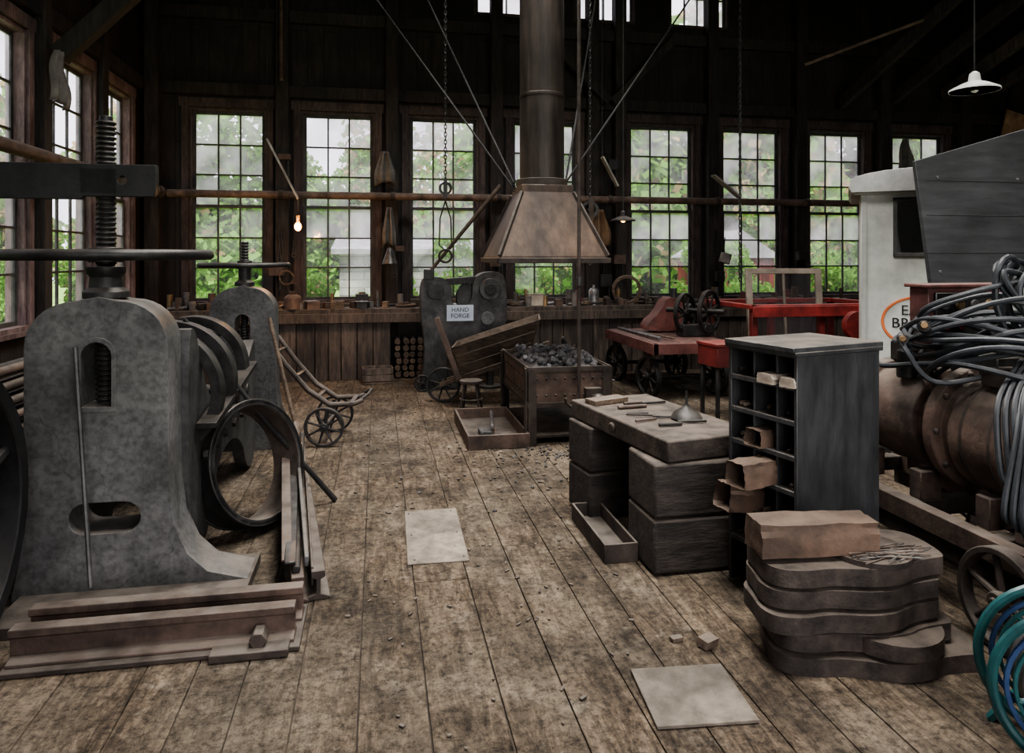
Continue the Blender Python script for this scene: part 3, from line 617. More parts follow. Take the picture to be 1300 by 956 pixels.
# ------------------------------------------------------------------ hand forge machine with sign
b=B('hand_punch_machine')
o=chaikin([(.46,.0),(.98,.0),(.98,.08),(.84,.16),(.80,.40),(.92,.56),(1.15,.62),(1.48,.60),(1.54,.72),(1.55,1.28),(1.46,1.42),(1.22,1.40),(1.12,1.28),(1.12,1.10),(1.05,.98),(.93,.97),(.87,1.06),(.88,1.24),(.80,1.34),(.58,1.36),(.50,1.28),(.50,.9),(.56,.5),(.52,.14),(.46,.08)],2)
b.extr(o,[],8.50,8.74,'iron_dark',shade=1.7); b.extr(chaikin([(.94,.97),(1.12,.97),(1.12,1.33),(.94,1.2)],1),[],8.56,8.68,'iron_dark',shade=1.2)
b.cyl((1.33,8.44,1.2),(1.33,8.8,1.2),.13,'iron_dark',seg=24,shade=1.8); b.cyl((1.33,8.42,1.2),(1.33,8.46,1.2),.07,'iron_dark'); b.cyl((.68,8.46,1.18),(.68,8.8,1.18),.10,'iron_dark',seg=24); b.cyl((1.3,8.46,.85),(1.3,8.8,.85),.08,'iron_grey',seg=20)
b.box((1.0,8.62,1.30),(.35,.16,.08),'iron_dark',rot=(0,-4,0)); b.cyl((.55,8.48,1.34),(1.46,8.48,2.45),.02,'old_wood',r2=.026,shade=.5); b.box((.6,8.5,1.38),(.12,.12,.12),'iron_dark')
b.cyl((1.35,8.6,.0),(1.35,8.6,.62),.05,'iron_dark'); b.cyl((1.35,8.6,.0),(1.35,8.6,.03),.15,'iron_dark'); b.wheel((.52,8.44,.1),(0,1,0),.1,.04,.02,6,'iron_dark',hub=.02,spr=.007)
for i in range(4): b.cyl((.56+.1*i,8.485,.09),(.56+.1*i,8.50,.09),.02,'iron_dark',seg=6)
b.done(.01,seg=2)
b=B('hand_forge_sign'); b.box((.97,8.47,.92),(.32,.012,.19),'sign_paper',shade=1); sp=b.done(0)
text('HAND\nFORGE',sp,(.97,8.462,.92),(math.radians(90),0,0),.072,'ink','sign_lettering',.001)
b=B('wheelbarrow'); b.M=place(1.12,7.72,0,-12)
b.wheel((-.42,0,.19),(0,1,0),.19,.04,.025,8,'iron_dark',hub=.03,spr=.009)
def lp(a,c,f): return tuple(a[i]+(c[i]-a[i])*f for i in range(3))
HX=[(0,1,2,3),(7,6,5,4),(0,1,5,4),(1,2,6,5),(2,3,7,6),(3,0,4,7)]
for d in (-1,1):
    b.beam((-.45,d*.06,.20),(.75,d*.27,.62),.035,.05,'old_wood'); b.beam((.22,d*.2,.42),(.26,d*.24,.0),.04,.04,'old_wood')
    for k in range(3):
        f0,f1=k/3+.012,(k+1)/3-.012
        A=[(-.20,d*.16,.32),(.50,d*.20,.56)]; C=[(-.30,d*.30,.64),(.62,d*.36,.94)]
        vs=[lp(A[0],C[0],f0),lp(A[1],C[1],f0),lp(A[1],C[1],f1),lp(A[0],C[0],f1)]; q=[Vector(p)+Vector((0,d*.02,0)) for p in vs]
        b.add(vs+q,HX,'old_wood',U(.5,.9))
for (a,c,zt0,zt1) in (((-.20,.16),(-.30,.30),.32,.64),((.50,.20),(.62,.36),.56,.94)):
    vs=[(a[0],-a[1],zt0),(a[0],a[1],zt0),(c[0],c[1],zt1),(c[0],-c[1],zt1)]; q=[Vector(p)+Vector((.02,0,0)) for p in vs]
    b.add(vs+q,HX,'old_wood',.8)
vs=[(-.20,-.16,.32),(.50,-.20,.56),(.50,.20,.56),(-.20,.16,.32)]; q=[Vector(p)-Vector((0,0,.02)) for p in vs]
b.add(vs+q,HX,'old_wood',.8)
b.beam((-.45,-.30,.95),(-.22,-.3,.3),.05,.10,'rust'); b.done(.003)
b=B('iron_stool_frame')
for a in range(4):
    t=a*1.571+.5; b.cyl((.95+.14*math.cos(t),7.3+.14*math.sin(t),.0),(.95+.08*math.cos(t),7.3+.08*math.sin(t),.3),.012,'rust_dark',seg=8)
b.torus((.95,7.3,.13),(0,0,1),.115,.008,'rust_dark'); b.cyl((.95,7.3,.29),(.95,7.3,.32),.12,'rust_dark',seg=20); b.done(.002)

# ------------------------------------------------------------------ timber stack & slab
b=B('timber_block_stack')
for z in (.145,.425): b.box((1.60+U(-.01,.01),3.53,z),(.50,.36,.27),'timber_dark',rot=(0,0,U(-2,2)),shade=U(.9,1.2))
b.done(.014,seg=2)
b=B('timber_block_stack')
for z in (.145,.425): b.box((1.50+U(-.02,.02),4.33,z),(.56,.32,.27),'timber_dark',rot=(0,0,8+U(-2,2)),shade=U(.7,.9))
b.done(.014,seg=2)
b=B('steel_surface_plate'); b.M=place(1.60,3.94,.62,10); b.box((0,0,0),(.56,1.12,.11),'plate_iron',shade=1.15)
b.cyl((-.28,0,.0),(-.30,0,.0),.03,'rust_dark'); b.done(.01,seg=2)
b=B('wood_offcut'); b.box((1.42,4.3,.692),(.26,.11,.03),'old_wood',rot=(0,0,20)); b.done(.002)
b=B('oiler_can'); b.lathe((1.72,3.78,.676),(0,0,1),[(.085,0),(.09,.01),(.07,.04),(.02,.07),(.008,.09),(.006,.16),(.001,.16)],'iron_dark'); b.done(0)
b=B('chisel_set')
for i in range(9): a=(1.5+U(-.1,.25),3.7+U(-.2,.5)); b.cyl((a[0],a[1],.687),(a[0]+U(.08,.2),a[1]+U(-.06,.06),.687),U(.006,.012),random.choice(['rust','iron_dark','rust_dark']),seg=8)
b.done(0)
b=B('iron_trough')
b.box((1.25,3.86,.012),(.16,.62,.02),'rust_dark')
for d in (-1,1): b.box((1.25+d*.085,3.86,.05),(.014,.64,.1),'rust_dark'); b.box((1.25,3.86+d*.315,.05),(.17,.014,.1),'rust_dark')
b.done(.002)

# ------------------------------------------------------------------ pigeonhole cabinet
b=B('pigeonhole_cabinet'); b.M=place(1.83,2.87,0,15); W_,D_,H_=.43,.54,1.19
for y0 in (.01,W_-.01): b.box((D_/2,y0,H_/2-.02),(D_,.02,H_-.04),'cabinet_paint')
for k in (1,2): b.box((D_/2+.01,W_*k/3,.62),(D_-.03,.014,1.10),'cabinet_paint',shade=.9)
b.box((D_-.006,W_/2,.6),(.012,W_-.04,1.16),'cabinet_paint',shade=.8)
for k in range(7):
    z=1.165-k*.158 if k else H_-.035
    for j in range(3): b.box((D_/2,W_*(j+.5)/3,z),(D_-.01,W_/3-.016,.014),'cabinet_paint',shade=1)
    b.box((.006,W_/2,z-.0),(.012,W_-.02,.024),'cabinet_paint',shade=1.2)
for j in range(4): b.box((D_/2,W_*(j+.5)/4,H_-.01),(D_+.05,W_/4+.006,.024),'cabinet_paint',shade=U(1.0,1.4))
b.box((D_/2,W_/2,H_-.03),(D_+.03,W_+.02,.02),'cabinet_paint')
for k in range(1,7):
    for j in range(3):
        for q in range(6):
            z=1.165-k*.158+.012; yy=W_*(j+.5)/3+U(-.045,.045); xx=U(.02,.2); b.cyl((xx,yy,z+U(0,.02)),(xx+U(.04,.12),yy+U(-.02,.02),z+U(0,.03)),U(.006,.014),random.choice(['rust','old_wood','rust_dark','paper_pale']),seg=6)
b.done(.003)
def crumple(name,M,d,mt,seed=0,openend=False,amp=.035):
    rs=np.random.RandomState(seed); b=B(name); b.M=M
    bm=bmesh.new(); bmesh.ops.create_cube(bm,size=1); bmesh.ops.subdivide_edges(bm,edges=bm.edges[:],cuts=5,use_grid_fill=True)
    for v in bm.verts:
        v.co+=Vector(rs.uniform(-amp,amp,3)*np.array([.25,1,1]))
        if v.co.z>.3: v.co.y*=.85
        if openend and v.co.x<-.42 and abs(v.co.y)<.38 and abs(v.co.z)<.38: v.co.x+=.5
    b.add([(v.co.x*d[0],v.co.y*d[1],v.co.z*d[2]) for v in bm.verts],[[v.index for v in f.verts] for f in bm.faces],mt,1); bm.free()
    return b.done(0,angle=25)
crumple('paper_package',place(1.72,2.60,.482,-6),(.48,.17,.125),'cardboard',seed=3,amp=.03)
crumple('paper_bag',place(1.70,3.03,.60,15),(.20,.12,.11),'cardboard',seed=4,openend=True)
crumple('paper_bag',place(1.72,3.18,.44,10,ry=8),(.20,.12,.12),'cardboard',seed=5,openend=True)
crumple('paper_bag',place(1.83,3.12,.74,15),(.18,.11,.08),'cardboard',seed=6,openend=True)
crumple('paper_bundle',place(1.83,3.05,1.03,15),(.13,.10,.045),'paper_pale',seed=7)
crumple('paper_bundle',place(1.86,2.93,1.03,20),(.12,.08,.045),'paper_pale',seed=8)
# ------------------------------------------------------------------ cast plates
def plate_out(s=1):
    return [(x*s,y*s) for x,y in chaikin([(-.38,.02),(-.40,-.08),(-.37,-.16),(-.26,-.19),(-.16,-.175),(-.08,-.19),(.02,-.215),(.14,-.205),(.22,-.16),(.32,-.14),(.40,-.13),(.41,.14),(.25,.20),(-.25,.20),(-.37,.15)],3)]
b=B('cast_iron_plate_stack'); z=0
for i in range(5):
    b.M=place(1.87+(.06,.03,-.03,-.02,.0)[i],2.60+(-.03,0,.0,.01,.02)[i],z,(-12,-6,-2,-5,-3)[i]); b.extr(plate_out((1.02,.92,.95,.93,.96)[i]),[],0,.068,'plate_iron','XY',U(.85,1.2))
    if i==1: b.M=place(2.0,2.52,z,0); b.cyl((0,0,.0),(0,0,.06),.20,'plate_iron',seg=32)
    z+=.083
    b.M=place(1.87,2.6,0)
    if i<4: b.box((-.1,.0,z-.008),(.3,.2,.018),'rust_dark'); b.box((.2,.02,z-.008),(.1,.2,.018),'rust_dark')
b.M=Matrix(); b.cyl((1.95,2.56,z-.018),(1.95,2.56,z+.006),.16,'plate_iron',seg=36)
b.done(.012,seg=2)
b=B('welding_rods')
for i in range(26):
    a=U(-.5,.5); p=(2.0+U(-.08,.08),2.49+U(-.05,.05)); b.cyl((p[0]-.11*math.cos(a),p[1]-.11*math.sin(a),z+.010+.004*(i%4)),(p[0]+.11*math.cos(a),p[1]+.11*math.sin(a),z+.010+.004*(i%4)),.003,random.choice(['rust','old_wood','steel_bright']),seg=5)
b.done(0)

# ------------------------------------------------------------------ motor generator
b=B('motor_generator'); mx=2.84; mz=.78
b.lathe((mx,0,mz),(0,1,0),[(.05,2.2),(.13,2.2),(.14,2.3),(.22,2.34),(.265,2.38),(.27,2.40),(.27,2.84),(.25,2.86),(.25,2.90),(.295,2.91),(.295,2.97),(.225,2.98),(.225,3.06),(.262,3.07),(.262,3.38),(.225,3.40),(.225,3.46),(.25,3.47),(.25,3.55),(.23,3.6),(.15,3.72),(.06,3.74)],'drum_rust',44,1)
for yy in (2.47,2.62,2.77): b.ring((mx,yy,mz),(0,1,0),.276,.2,.016,'rust_dark',44)
for k in range(10):
    t=k*.628; b.sph((mx+.272*math.cos(t),2.905,mz+.272*math.sin(t)),.016,'rust_dark',seg=8)
for xx in (2.56,3.12):
    b.beam((xx,2.1,.36),(xx,3.85,.36),.07,.10,'rust'); b.beam((xx,2.1,.27),(xx,3.85,.27),.03,.1,'rust_dark')
for yy in (2.15,2.6,3.1,3.8): b.box((2.84,yy,.36),(.5,.08,.08),'rust_dark')
for yy in (2.5,2.7,3.1,3.5): b.box((2.68,yy,.47),(.12,.08,.14),'drum_rust'); b.box((3.0,yy,.47),(.12,.08,.14),'drum_rust')
for yy in (2.45,3.55):
    for xx in (2.48,3.20): b.wheel((xx,yy,.21),(1,0,0),.21,.06,.03,6,'rust_dark',hub=.04,spr=.013)
    b.cyl((2.5,yy,.21),(3.18,yy,.21),.025,'iron_dark')
b.box((2.98,3.15,1.08),(.36,.7,.10),'iron_dark'); b.box((3.14,3.38,1.28),(.52,.14,.30),'red_worn',shade=.9); b.box((3.14,3.30,1.28),(.46,.02,.25),'iron_black')
for k in range(5): b.cyl((2.96+.09*k,3.275,1.34),(2.96+.09*k,3.29,1.34),.028,'brass' if k%2 else 'steel_bright',seg=16,shade=.6); b.cyl((2.96+.09*k,3.265,1.22),(2.96+.09*k,3.29,1.22),.015,'red_paint',seg=10)
b.box((3.14,3.38,1.44),(.56,.18,.02),'red_worn'); b.cyl((2.66,3.2,.98),(2.66,3.2,1.12),.05,'iron_dark'); b.box((2.74,2.6,1.06),(.16,.3,.08),'rust_dark')
b.done(.005)
rs=np.random.RandomState(11)
b=B('cable_coil')
def loop(c,a,bb,tilt,r=.014,ph=0,turns=1.0,mt='cable_rubber',n=34,ez=0):
    M=place(c[0],c[1],c[2],tilt[2],tilt[0],tilt[1]); pts=[]
    f=[rs.uniform(-.12,.12) for _ in range(4)]
    for i in range(n+1):
        t=2*math.pi*turns*i/n+ph
        pts.append(M@Vector((a*math.cos(t)*(1+f[0]*math.sin(2*t)),bb*math.sin(t)*(1+f[1]*math.cos(3*t)),.05*math.sin(2*t+f[2]*9)+ez*i/n)))
    b.tube(pts,r,mt,seg=8)
for i in range(14):
    loop((2.86+rs.uniform(-.06,.05),2.92+rs.uniform(-.08,.10),1.08+.018*i),.26+rs.uniform(-.05,.05),.34+rs.uniform(-.06,.06),(rs.uniform(-14,14),rs.uniform(-16,8),rs.uniform(-20,20)),.0125,rs.uniform(0,6),1.02)
for i in range(6):
    loop((3.02+rs.uniform(-.04,.04),2.86+rs.uniform(-.05,.05),1.30),.10+rs.uniform(-.03,.04),.27+rs.uniform(-.04,.04),(rs.uniform(60,88),rs.uniform(-20,10),rs.uniform(40,70)),.014,rs.uniform(0,6),1.0)
def spline(P,r):
    q=[]; P=[Vector(p) for p in P]
    for k in range(len(P)-1):
        p0=P[max(k-1,0)];p1=P[k];p2=P[k+1];p3=P[min(k+2,len(P)-1)]
        for s_ in range(6):
            t=s_/6; q.append(.5*((2*p1)+(-p0+p2)*t+(2*p0-5*p1+4*p2-p3)*t*t+(-p0+3*p1-3*p2+p3)*t**3))
    q.append(P[-1]); b.tube(q,r,'cable_rubber')
for i in range(5):
    y0=2.30+.03*i; spline([(2.85,y0+.3,1.13),(2.68,y0+.18,1.10),(2.54-.01*i,y0+.08,.98),(2.49-.012*i,y0-.0,.72),(2.48,y0-.04,.50+.05*i),(2.46,y0-.05,.42+.04*i),(2.43-.01*i,y0-.06,.6),(2.46,y0-.04,.85),(2.6,y0+.05,1.05),(2.8,y0+.15,1.12)],.0125)
spline([(2.62,3.15,1.14),(2.50,3.05,1.22),(2.45,2.95,1.15),(2.52,2.85,1.02),(2.75,2.7,1.08),(2.9,2.5,1.12)],.013)
spline([(2.60,3.35,1.10),(2.5,3.2,1.05),(2.53,3.0,1.08),(2.6,2.8,1.12),(2.9,2.6,1.2),(3.05,2.5,1.2)],.013)
spline([(2.75,3.2,1.20),(2.62,3.05,1.33),(2.72,2.9,1.42),(2.95,2.8,1.48),(3.1,2.7,1.45)],.013)
b.done(0)
b=B('cable_plug')
for (p,q) in (((2.52,2.92,1.26),(2.45,2.84,1.28)),((2.54,3.08,1.18),(2.47,3.0,1.2))): b.cyl(p,q,.026,'iron_dark'); b.cyl(q,Vector(q)+(Vector(q)-Vector(p))*.5,.015,'brass')
b.done(.002)
b=B('iron_bracket_block'); b.box((2.34,2.83,.05),(.14,.10,.10),'rust'); b.cyl((2.30,2.74,.13),(2.38,2.74,.13),.03,'rust_dark'); b.box((2.34,2.78,.11),(.08,.1,.03),'rust_dark'); b.done(.004)
b=B('black_sign_board'); yb=3.95
b.extr([(3.34,2.20),(4.7,2.58),(4.7,1.40),(3.46,1.40)],[],yb,yb+.03,'slate_board',shade=1)
for z in (1.62,1.86,2.08): b.box((4.05,yb-.001,z),(1.26,.004,.006),'iron_black')
for xx in (3.7,4.5): b.box((xx,yb+.06,1.1),(.08,.06,2.2),'bench_wood')
for (xx,zz) in ((3.52,1.5),(3.5,2.1),(4.1,2.1),(4.1,1.5)): b.cyl((xx,yb-.006,zz),(xx,yb+.01,zz),.010,'steel_bright',seg=8)
b.done(.003)
b=B('hose_reel'); c=Vector((2.15,1.86,.275)); ax=Vector((-.55,-.83,0)).normalized()
for s_ in (-.1,.1):
    cc=c+ax*s_; b.torus(cc,ax,.245,.016,'teal_paint',40); b.ring(cc,ax,.215,.20,.012,'blue_paint'); b.wheel(cc,ax,.19,.014,.012,6,'teal_paint',hub=.05,spr=.01)
for i in range(5): b.torus(c+ax*(-.08+.04*i),ax,.15,.02,'steel_bright',shade=.6)
b.cyl(c-ax*.11,c+ax*.11,.13,'steel_bright',seg=28,shade=.5); b.cyl(c-ax*.2,c+ax*.2,.02,'iron_dark')
for s_ in (-.17,.17):
    cc=c+ax*s_; p=Vector((-ax.y,ax.x,0)); b.beam(cc,Vector((cc.x,cc.y,0))+p*.2,.03,.02,'teal_paint'); b.beam(cc,Vector((cc.x,cc.y,0))-p*.2,.03,.02,'teal_paint')
b.done(.002)

# ------------------------------------------------------------------ railway inspection cab
b=B('railway_inspection_cab'); Mc=place(3.78,5.05,0,-36); b.M=Mc
def cabwall(x0,x1,y,z0,z1,holes):
    b.extr([(x0,z0),(x1,z0),(x1,z1),(x0,z1)],holes,y,y+.04,'white_paint',shade=1)
cabwall(0,1.5,0,.42,2.13,[[(.24,1.62),(.62,1.62),(.62,2.03),(.24,2.03)],[(.85,1.62),(1.25,1.62),(1.25,2.03),(.85,2.03)]])
cabwall(0,1.5,1.2,.42,2.13,[])
b.box((.02,.62,1.275),(.04,1.16,1.71),'white_paint',shade=1); b.box((1.48,.62,1.275),(.04,1.16,1.71),'white_paint',shade=1); b.box((.75,.62,.44),(1.44,1.16,.05),'iron_dark')
for (x0,x1) in ((.24,.62),(.85,1.25)):
    for xx in (x0,x1): b.box((xx,-.008,1.825),(.03,.016,.45),'muntin')
    for zz in (1.61,2.04): b.box(((x0+x1)/2,-.008,zz),(x1-x0+.03,.016,.03),'muntin')
    b.add([(x0,.02,1.62),(x1,.02,1.62),(x1,.02,2.03),(x0,.02,2.03)],[(0,1,2,3)],'window_glass',.1)
pr=[(-.07,2.10)]
for i in range(17): t=math.pi*i/16; pr.append((.75-.84*math.cos(t),2.14+.15*math.sin(t)**.55))
pr.append((1.57,2.10))
b.extr(pr,[],-.08,1.32,'roof_grey','XZ',1.2)
b.box((.75,-.02,2.10),(1.6,.04,.03),'white_paint',shade=.7); b.box((.75,-.006,.50),(1.5,.012,.03),'iron_dark'); b.box((.02,-.004,1.3),(.04,.012,1.6),'white_paint',shade=.8)
for (xx,yy) in ((.3,.15),(1.2,.15),(.3,1.05),(1.2,1.05)): b.wheel((xx,yy,.21),(0,1,0),.21,.06,.04,8,'iron_dark',hub=.05,spr=.014)
b.box((.75,.6,.32),(1.3,.7,.14),'iron_dark')
lc=(.40,1.09); el=[(lc[0]+.26*math.cos(t*.1309),lc[1]+.20*math.sin(t*.1309)) for t in range(48)]; el2=[(lc[0]+.238*math.cos(t*.1309),lc[1]+.18*math.sin(t*.1309)) for t in range(48)]
b.extr(el,[el2],-.006,0,'orange_paint',shade=1)
cab=b.done(.004)
for s_,zz,sz in (('EAST',1.175,.11),('BROAD',1.075,.11),('TOP',.98,.09)):
    text(s_,cab,Mc@Vector((.40,-.006,zz)),(math.radians(90),0,math.radians(-36)),sz,'orange_paint','cab_lettering',.002)

# ------------------------------------------------------------------ red push carts
b=B('red_push_cart')
for i in range(6): b.box((3.06+.145*i,8.15,.63),(.138,1.55,.03),'red_worn',shade=U(.7,1.2))
for xx in (2.98,3.87): b.box((xx,8.15,.58),(.06,1.66,.12),'red_worn',shade=U(1.2,1.5))
for yy in (7.35,8.95): b.box((3.42,yy,.58),(.95,.06,.12),'red_worn',shade=1.4)
for yy in (7.65,8.75):
    for xx in (3.02,3.83): b.wheel((xx,yy,.23),(1,.2,0),.23,.06,.035,8,'iron_dark',hub=.05,spr=.014); b.box((xx,yy,.44),(.05,.14,.22),'rust_dark')
    b.cyl((2.95,yy,.23),(3.9,yy,.23),.024,'iron_dark')
b.cyl((3.1,8.9,.66),(3.1,7.5,.68),.02,'steel_bright'); b.cyl((3.2,8.3,.66),(3.25,7.45,.68),.012,'old_wood'); b.done(.004)
b=B('handcar_gearbox')
b.extr(chaikin([(3.28,.66),(3.95,.66),(3.93,.78),(3.8,.86),(3.75,1.05),(3.55,1.10),(3.45,.9),(3.28,.76)],1),[],8.35,8.6,'red_worn',shade=1.5)
for (xx,yy,r) in ((3.60,7.95,.24),(3.86,7.85,.26),(3.75,8.1,.17)): b.wheel((xx,yy,.66+r+.02),(.60,-.80,0),r,.05,.03,8,'iron_dark',hub=.05,spr=.012)
b.cyl((3.45,8.15,.95),(3.97,7.68,.95),.03,'iron_dark'); b.box((3.73,7.95,.72),(.4,.2,.14),'iron_dark'); b.done(.004)
b=B('red_motor_trolley')
b.box((4.95,7.3,1.03),(1.75,.10,.05),'red_paint',shade=1.1); b.box((4.95,7.23,.98),(1.75,.03,.12),'red_paint'); b.box((4.95,8.35,1.03),(1.75,.10,.05),'red_paint')
for xx in (4.12,4.95,5.8): b.box((xx,7.3,.76),(.07,.07,.5),'red_paint',shade=.6); b.box((xx,8.35,.76),(.07,.07,.5),'red_paint',shade=.6)
b.box((4.97,7.8,.48),(1.84,1.3,.08),'red_worn'); b.box((4.97,7.12,.5),(1.88,.05,.14),'red_paint')
b.box((4.10,7.8,1.03),(.08,1.1,.05),'red_paint'); b.box((5.82,7.8,1.03),(.08,1.1,.05),'red_paint'); b.cyl((5.3,7.12,.82),(5.3,7.2,.82),.16,'red_paint',seg=28)
for yy in (7.25,8.3):
    for xx in (4.4,5.5): b.wheel((xx,yy,.21),(0,1,0),.21,.06,.035,8,'iron_dark',hub=.05,spr=.014)
b.done(.004)
b=B('red_toolbox'); b.M=place(3.42,6.62,0,8); b.box((0,0,.61),(.40,.34,.20),'red_paint',shade=.6); b.box((0,0,.725),(.42,.36,.03),'red_paint',shade=.7)
for d in (-.17,.17):
    for e in (-.13,.13): b.box((d,e,.255),(.035,.035,.51),'iron_dark')
b.box((0,-.175,.66),(.06,.012,.05),'steel_bright'); b.done(.004)
b=B('window_sash'); b.M=place(4.72,7.62,.525,rz=-8,rx=-6)
for d in (-1,1): b.box((d*.42,0,.46),(.075,.035,.94),'paper_pale',shade=.7)
for z in (.03,.46,.90): b.box((0,0,z),(.80,.033,.065),'paper_pale',shade=.7)
for z in (.25,.68):
    b.add([(-.38,0,z-.2),(.38,0,z-.2),(.38,0,z+.2),(-.38,0,z+.2)],[(0,1,2,3)],'window_glass',.12)
b.box((0,0,.46),(.025,.03,.86),'paper_pale',shade=.55); b.done(.003)

# ------------------------------------------------------------------ lamps
def pendant(name,x,y,z,r,mt,zt,bulbm,en,colr):
    b=B(name); b.lathe((x,y,z),(0,0,1),[(r,0),(r*.98,.012),(r*.55,r*.30),(r*.25,r*.42),(r*.2,r*.75),(.012,r*.85)],mt,32,1)
    b.lathe((x,y,z),(0,0,1),[(r*.97,.0),(r*.53,r*.27),(.02,r*.36)],'enamel_white',32,1); b.cyl((x,y,z+r*.8),(x,y,zt),.006,'iron_dark',seg=6); b.sph((x,y,z+.03),.035,bulbm,(1,1,1.3)); o=b.done(0)
    if en: lamp_child(o,'lamp_light','POINT',(x,y,z-.05),en,colr,shadow_soft_size=.04)
pendant('pendant_lamp',4.12,4.31,2.76,.16,'enamel_white',4.75,'enamel_white',0,(1,1,1))
pendant('pendant_lamp',2.56,7.2,1.97,.13,'iron_dark',4.75,'bulb_dim',3,(1,.6,.25))
b=B('hanging_light_bulb'); b.sph((-.93,8.8,1.95),.042,'bulb_lit',(1,1,1.25)); b.cyl((-.93,8.8,2.0),(-.93,8.8,2.08),.022,'brass'); b.cyl((-.93,8.8,2.08),(-.93,8.8,2.3),.005,'iron_dark',seg=6)
b.beam((-.93,8.8,2.28),(-1.28,8.8,2.98),.10,.02,'cloth',shade=2); b.cyl((-1.28,8.8,2.95),(-1.28,8.8,6.3),.005,'iron_dark',seg=6); o=b.done(0)
lamp_child(o,'bulb_light','POINT',(-.93,8.72,1.93),45,(1,.45,.12),shadow_soft_size=.04)
b=B('hanging_slat'); b.beam((4.58,9.2,2.72),(4.98,9.2,2.42),.12,.02,'cloth',shade=2); b.cyl((4.58,9.2,2.72),(4.58,9.2,6.3),.005,'iron_dark',seg=6); b.done(0)
b=B('hanging_slat'); b.beam((2.78,8.6,2.85),(2.98,8.6,2.48),.10,.02,'cloth',shade=2); b.cyl((2.78,8.6,2.8),(2.78,8.6,6.3),.005,'iron_dark',seg=6); b.done(0)
b=B('conduit_pipe'); b.cyl((5.6,8.6,4.15),(7.2,8.0,4.75),.022,'rust',seg=10,shade=1.5); b.done(0)
b=B('conduit_pipe'); b.cyl((-1.24,9.74,3.9),(-1.24,9.74,6.3),.03,'rust',seg=10); b.done(0)
# ------------------------------------------------------------------ wall clutter
for (px,z,n_) in ((-1.24,1.9,3),(.195,2.0,3),(1.645,1.95,2),(3.25,2.0,4),(4.9,1.9,3),(6.345,2.0,2)):
    b=B('hanging_tongs')
    for k in range(n_):
        xx=px+U(-.16,.16); l=U(.35,.7); zz=z+U(-.2,.3); b.cyl((xx-.015,9.78,zz),(xx+.02,9.77,zz-l),.008,'iron_dark',seg=6); b.cyl((xx+.02,9.78,zz),(xx-.02,9.77,zz-l),.008,'iron_dark',seg=6); b.torus((xx,9.77,zz-l),(0,1,0),.03,.008,'iron_dark',12,6)
    b.done(0)
for (px,z) in ((.30,1.7),(-1.3,1.4),(3.40,1.55),(3.15,2.05),(4.95,1.3),(3.3,2.9),(6.3,1.6),(1.6,1.5),(3.2,1.25),(-1.2,2.9)):
    b=B('tool_hook_block'); b.box((px,9.74,z),(U(.1,.2),.1,U(.06,.2)),random.choice(['rust','iron_dark','bench_wood'])); b.cyl((px+.05,9.72,z-.05),(px+.05,9.72,z-U(.2,.4)),.015,'iron_dark'); b.done(.002)
b=B('metal_funnel'); b.lathe((.16,9.60,1.50),(0,0,1),[(.10,0),(.05,.14),(.03,.2),(.001,.22)],'steel_bright',shade=.5); b.done(0)
b=B('metal_cup'); b.lathe((4.95,9.6,1.50),(.3,0,1),[(.08,0),(.08,.14),(.001,.15)],'cloth',shade=1.6); b.done(0)
def rag(name,x,y,z,w,h,ax='N',seed=0,mt='cloth'):
    b=B(name); vs=[];fs=[]; n,m=8,10
    for j in range(m+1):
        for i in range(n+1):
            u=i/n-.5; v=j/m; ww=w*(.35+.65*min(1,v*1.6)); d=.03*math.sin(u*14+seed)+.02*math.sin(v*6)
            p=(u*ww,-.05+d,-v*h*(1-.25*abs(u)*math.sin(seed+u*6)))
            vs.append((x+p[0],y+p[1],z+p[2]) if ax=='N' else (x-p[1],y+p[0],z+p[2]))
    for j in range(m):
        for i in range(n): a=j*(n+1)+i; fs.append((a,a+1,a+n+2,a+n+1))
    b.add(vs,fs,mt,1); o=b.done(0); md=o.modifiers.new('solid','SOLIDIFY'); md.thickness=.006
rag('hanging_rag',.1,9.72,3.0,.28,.42,seed=1); rag('hanging_rag',.15,9.64,2.25,.18,.5,seed=2); rag('hanging_rag',-2.72,6.7,3.35,.3,.45,'W',3); rag('hanging_rag',8.0,9.72,3.4,.25,.5,seed=4); rag('leather_apron',3.05,9.62,2.25,.32,.55,seed=5,mt='leather')
b=B('plywood_sheet'); b.box((10.0,9.72,3.35),(.5,.03,1.1),'leather',rot=(0,14,0),shade=1.6); b.done(.003)
b=B('bench_top_scrap')
for i in range(230):
    xx=U(-2.6,6.8); yy=U(9.40,9.66); t=R()
    if t<.42: b.box((xx,yy,.96),(U(.05,.2),U(.04,.12),U(.04,.14)),random.choice(['rust','rust_dark','iron_dark','old_wood','cloth']),rot=(0,0,U(0,90)))
    elif t<.72: b.cyl((xx,yy,.945),(xx+U(.1,.3),yy+U(-.05,.05),.96),U(.01,.025),random.choice(['rust','iron_dark','steel_bright']),seg=8)
    else: h=U(.08,.24); b.cyl((xx,yy,.92),(xx,yy,.92+h),U(.02,.05),random.choice(['rust','iron_grey','red_worn','brass','cloth']),seg=14)
b.done(.002)
b=B('oil_can'); b.lathe((-1.06,9.44,.92),(0,0,1),[(.11,0),(.11,.14),(.09,.17),(.05,.19),(.05,.23),(.001,.23)],'rust',24); b.torus((-1.06,9.44,1.19),(0,1,0),.06,.007,'iron_dark'); b.done(.002)
b=B('wire_coil')
for k in range(3): b.torus((-1.17,9.72-.01*k,1.30+.01*k),(0,1,.1),.09,.007,'old_wood')
b.done(0)
b=B('wooden_ring'); b.ring((3.40,9.42,1.13),(.25,1,.15),.205,.165,.06,'old_wood',40); b.done(.003)
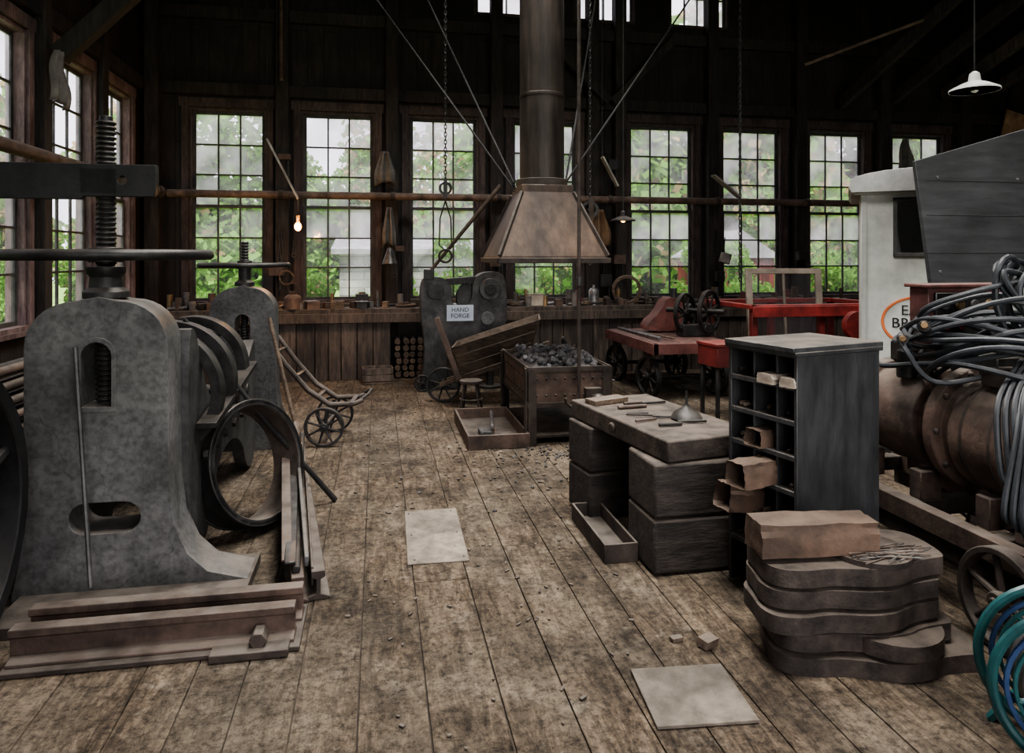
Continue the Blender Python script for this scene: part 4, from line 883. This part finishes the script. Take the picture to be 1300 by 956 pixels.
b=B('bench_vise'); b.box((-.2,9.5,.97),(.14,.2,.1),'iron_dark'); b.box((-.2,9.44,1.06),(.16,.05,.09),'iron_dark'); b.box((-.2,9.52,1.06),(.16,.05,.09),'iron_dark'); b.cyl((-.2,9.28,1.02),(-.2,9.45,1.02),.015,'steel_bright'); b.cyl((-.28,9.29,1.02),(-.12,9.29,1.02),.008,'steel_bright'); b.done(.004)
b=B('metal_canister'); b.lathe((2.95,9.5,.92),(0,0,1),[(.07,0),(.07,.2),(.05,.23),(.02,.24),(.02,.28),(.001,.28)],'steel_bright'); b.done(0)
b=B('paper_label_box'); b.box((2.1,9.48,1.0),(.22,.14,.15),'paper_pale'); b.box((2.1,9.48,1.08),(.24,.15,.015),'paper_pale',shade=.8); b.done(.003)
# floor bits
b=B('floor_patch_board'); b.box((.32,4.1,.004),(.32,.78,.006),'worn_patch',rot=(0,0,-1),shade=1.15)
for sx in (.19,.45):
    for sy in (3.76,4.1,4.44): b.cyl((sx,sy,.005),(sx,sy,.010),.006,'iron_dark',seg=8)
b.done(.001)
b=B('floor_hatch_plate'); b.box((1.12,2.42,.008),(.36,.34,.012),'worn_patch',rot=(0,0,-5),shade=.75); b.done(.002)
b=B('wood_chips')
for i in range(220):
    xx=U(-.2,1.2); yy=U(2.0,9.0); b.box((xx,yy,.005),(U(.006,.03),U(.005,.015),.006),random.choice(['old_wood','rust_dark','rust_dark','worn_patch']),rot=(0,0,U(0,180)))
b.box((1.33,2.72,.02),(.08,.05,.035),'old_wood',rot=(10,5,30)); b.box((1.22,2.78,.01),(.05,.03,.018),'old_wood',rot=(0,0,10)); b.done(.001)

# ------------------------------------------------------------------ world, sun, camera
w=bpy.data.worlds.new('World'); scene.world=w; w.use_nodes=True; N=w.node_tree.nodes; L=w.node_tree.links
bg=N['Background']; tc=N.new('ShaderNodeTexCoord'); nz=N.new('ShaderNodeTexNoise'); nz.inputs['Scale'].default_value=2; nz.inputs['Detail'].default_value=5; L.new(tc.outputs['Generated'],nz.inputs['Vector'])
cr=N.new('ShaderNodeValToRGB'); cr.color_ramp.elements[0].position=.3; cr.color_ramp.elements[1].position=.7; cr.color_ramp.elements[0].color=(.66,.62,.76,1); cr.color_ramp.elements[1].color=(.97,.91,.99,1)
L.new(nz.outputs['Fac'],cr.inputs[0]); L.new(cr.outputs[0],bg.inputs[0]); bg.inputs[1].default_value=3.3
l=bpy.data.lights.new('sun','SUN'); l.energy=5.2; l.angle=math.radians(12); l.color=(1,.96,.86); o=bpy.data.objects.new('sun',l); scene.collection.objects.link(o); o.rotation_euler=(math.radians(34),0,math.radians(0))
cam=bpy.data.cameras.new('camera'); cam.sensor_width=36; cam.lens=25.03; cam.shift_y=-.1177; cam.clip_start=.05; cam.clip_end=300
o=bpy.data.objects.new('camera',cam); scene.collection.objects.link(o); o.location=(0,0,1.6); o.rotation_euler=(math.radians(90),0,math.radians(-10.7)); scene.camera=o
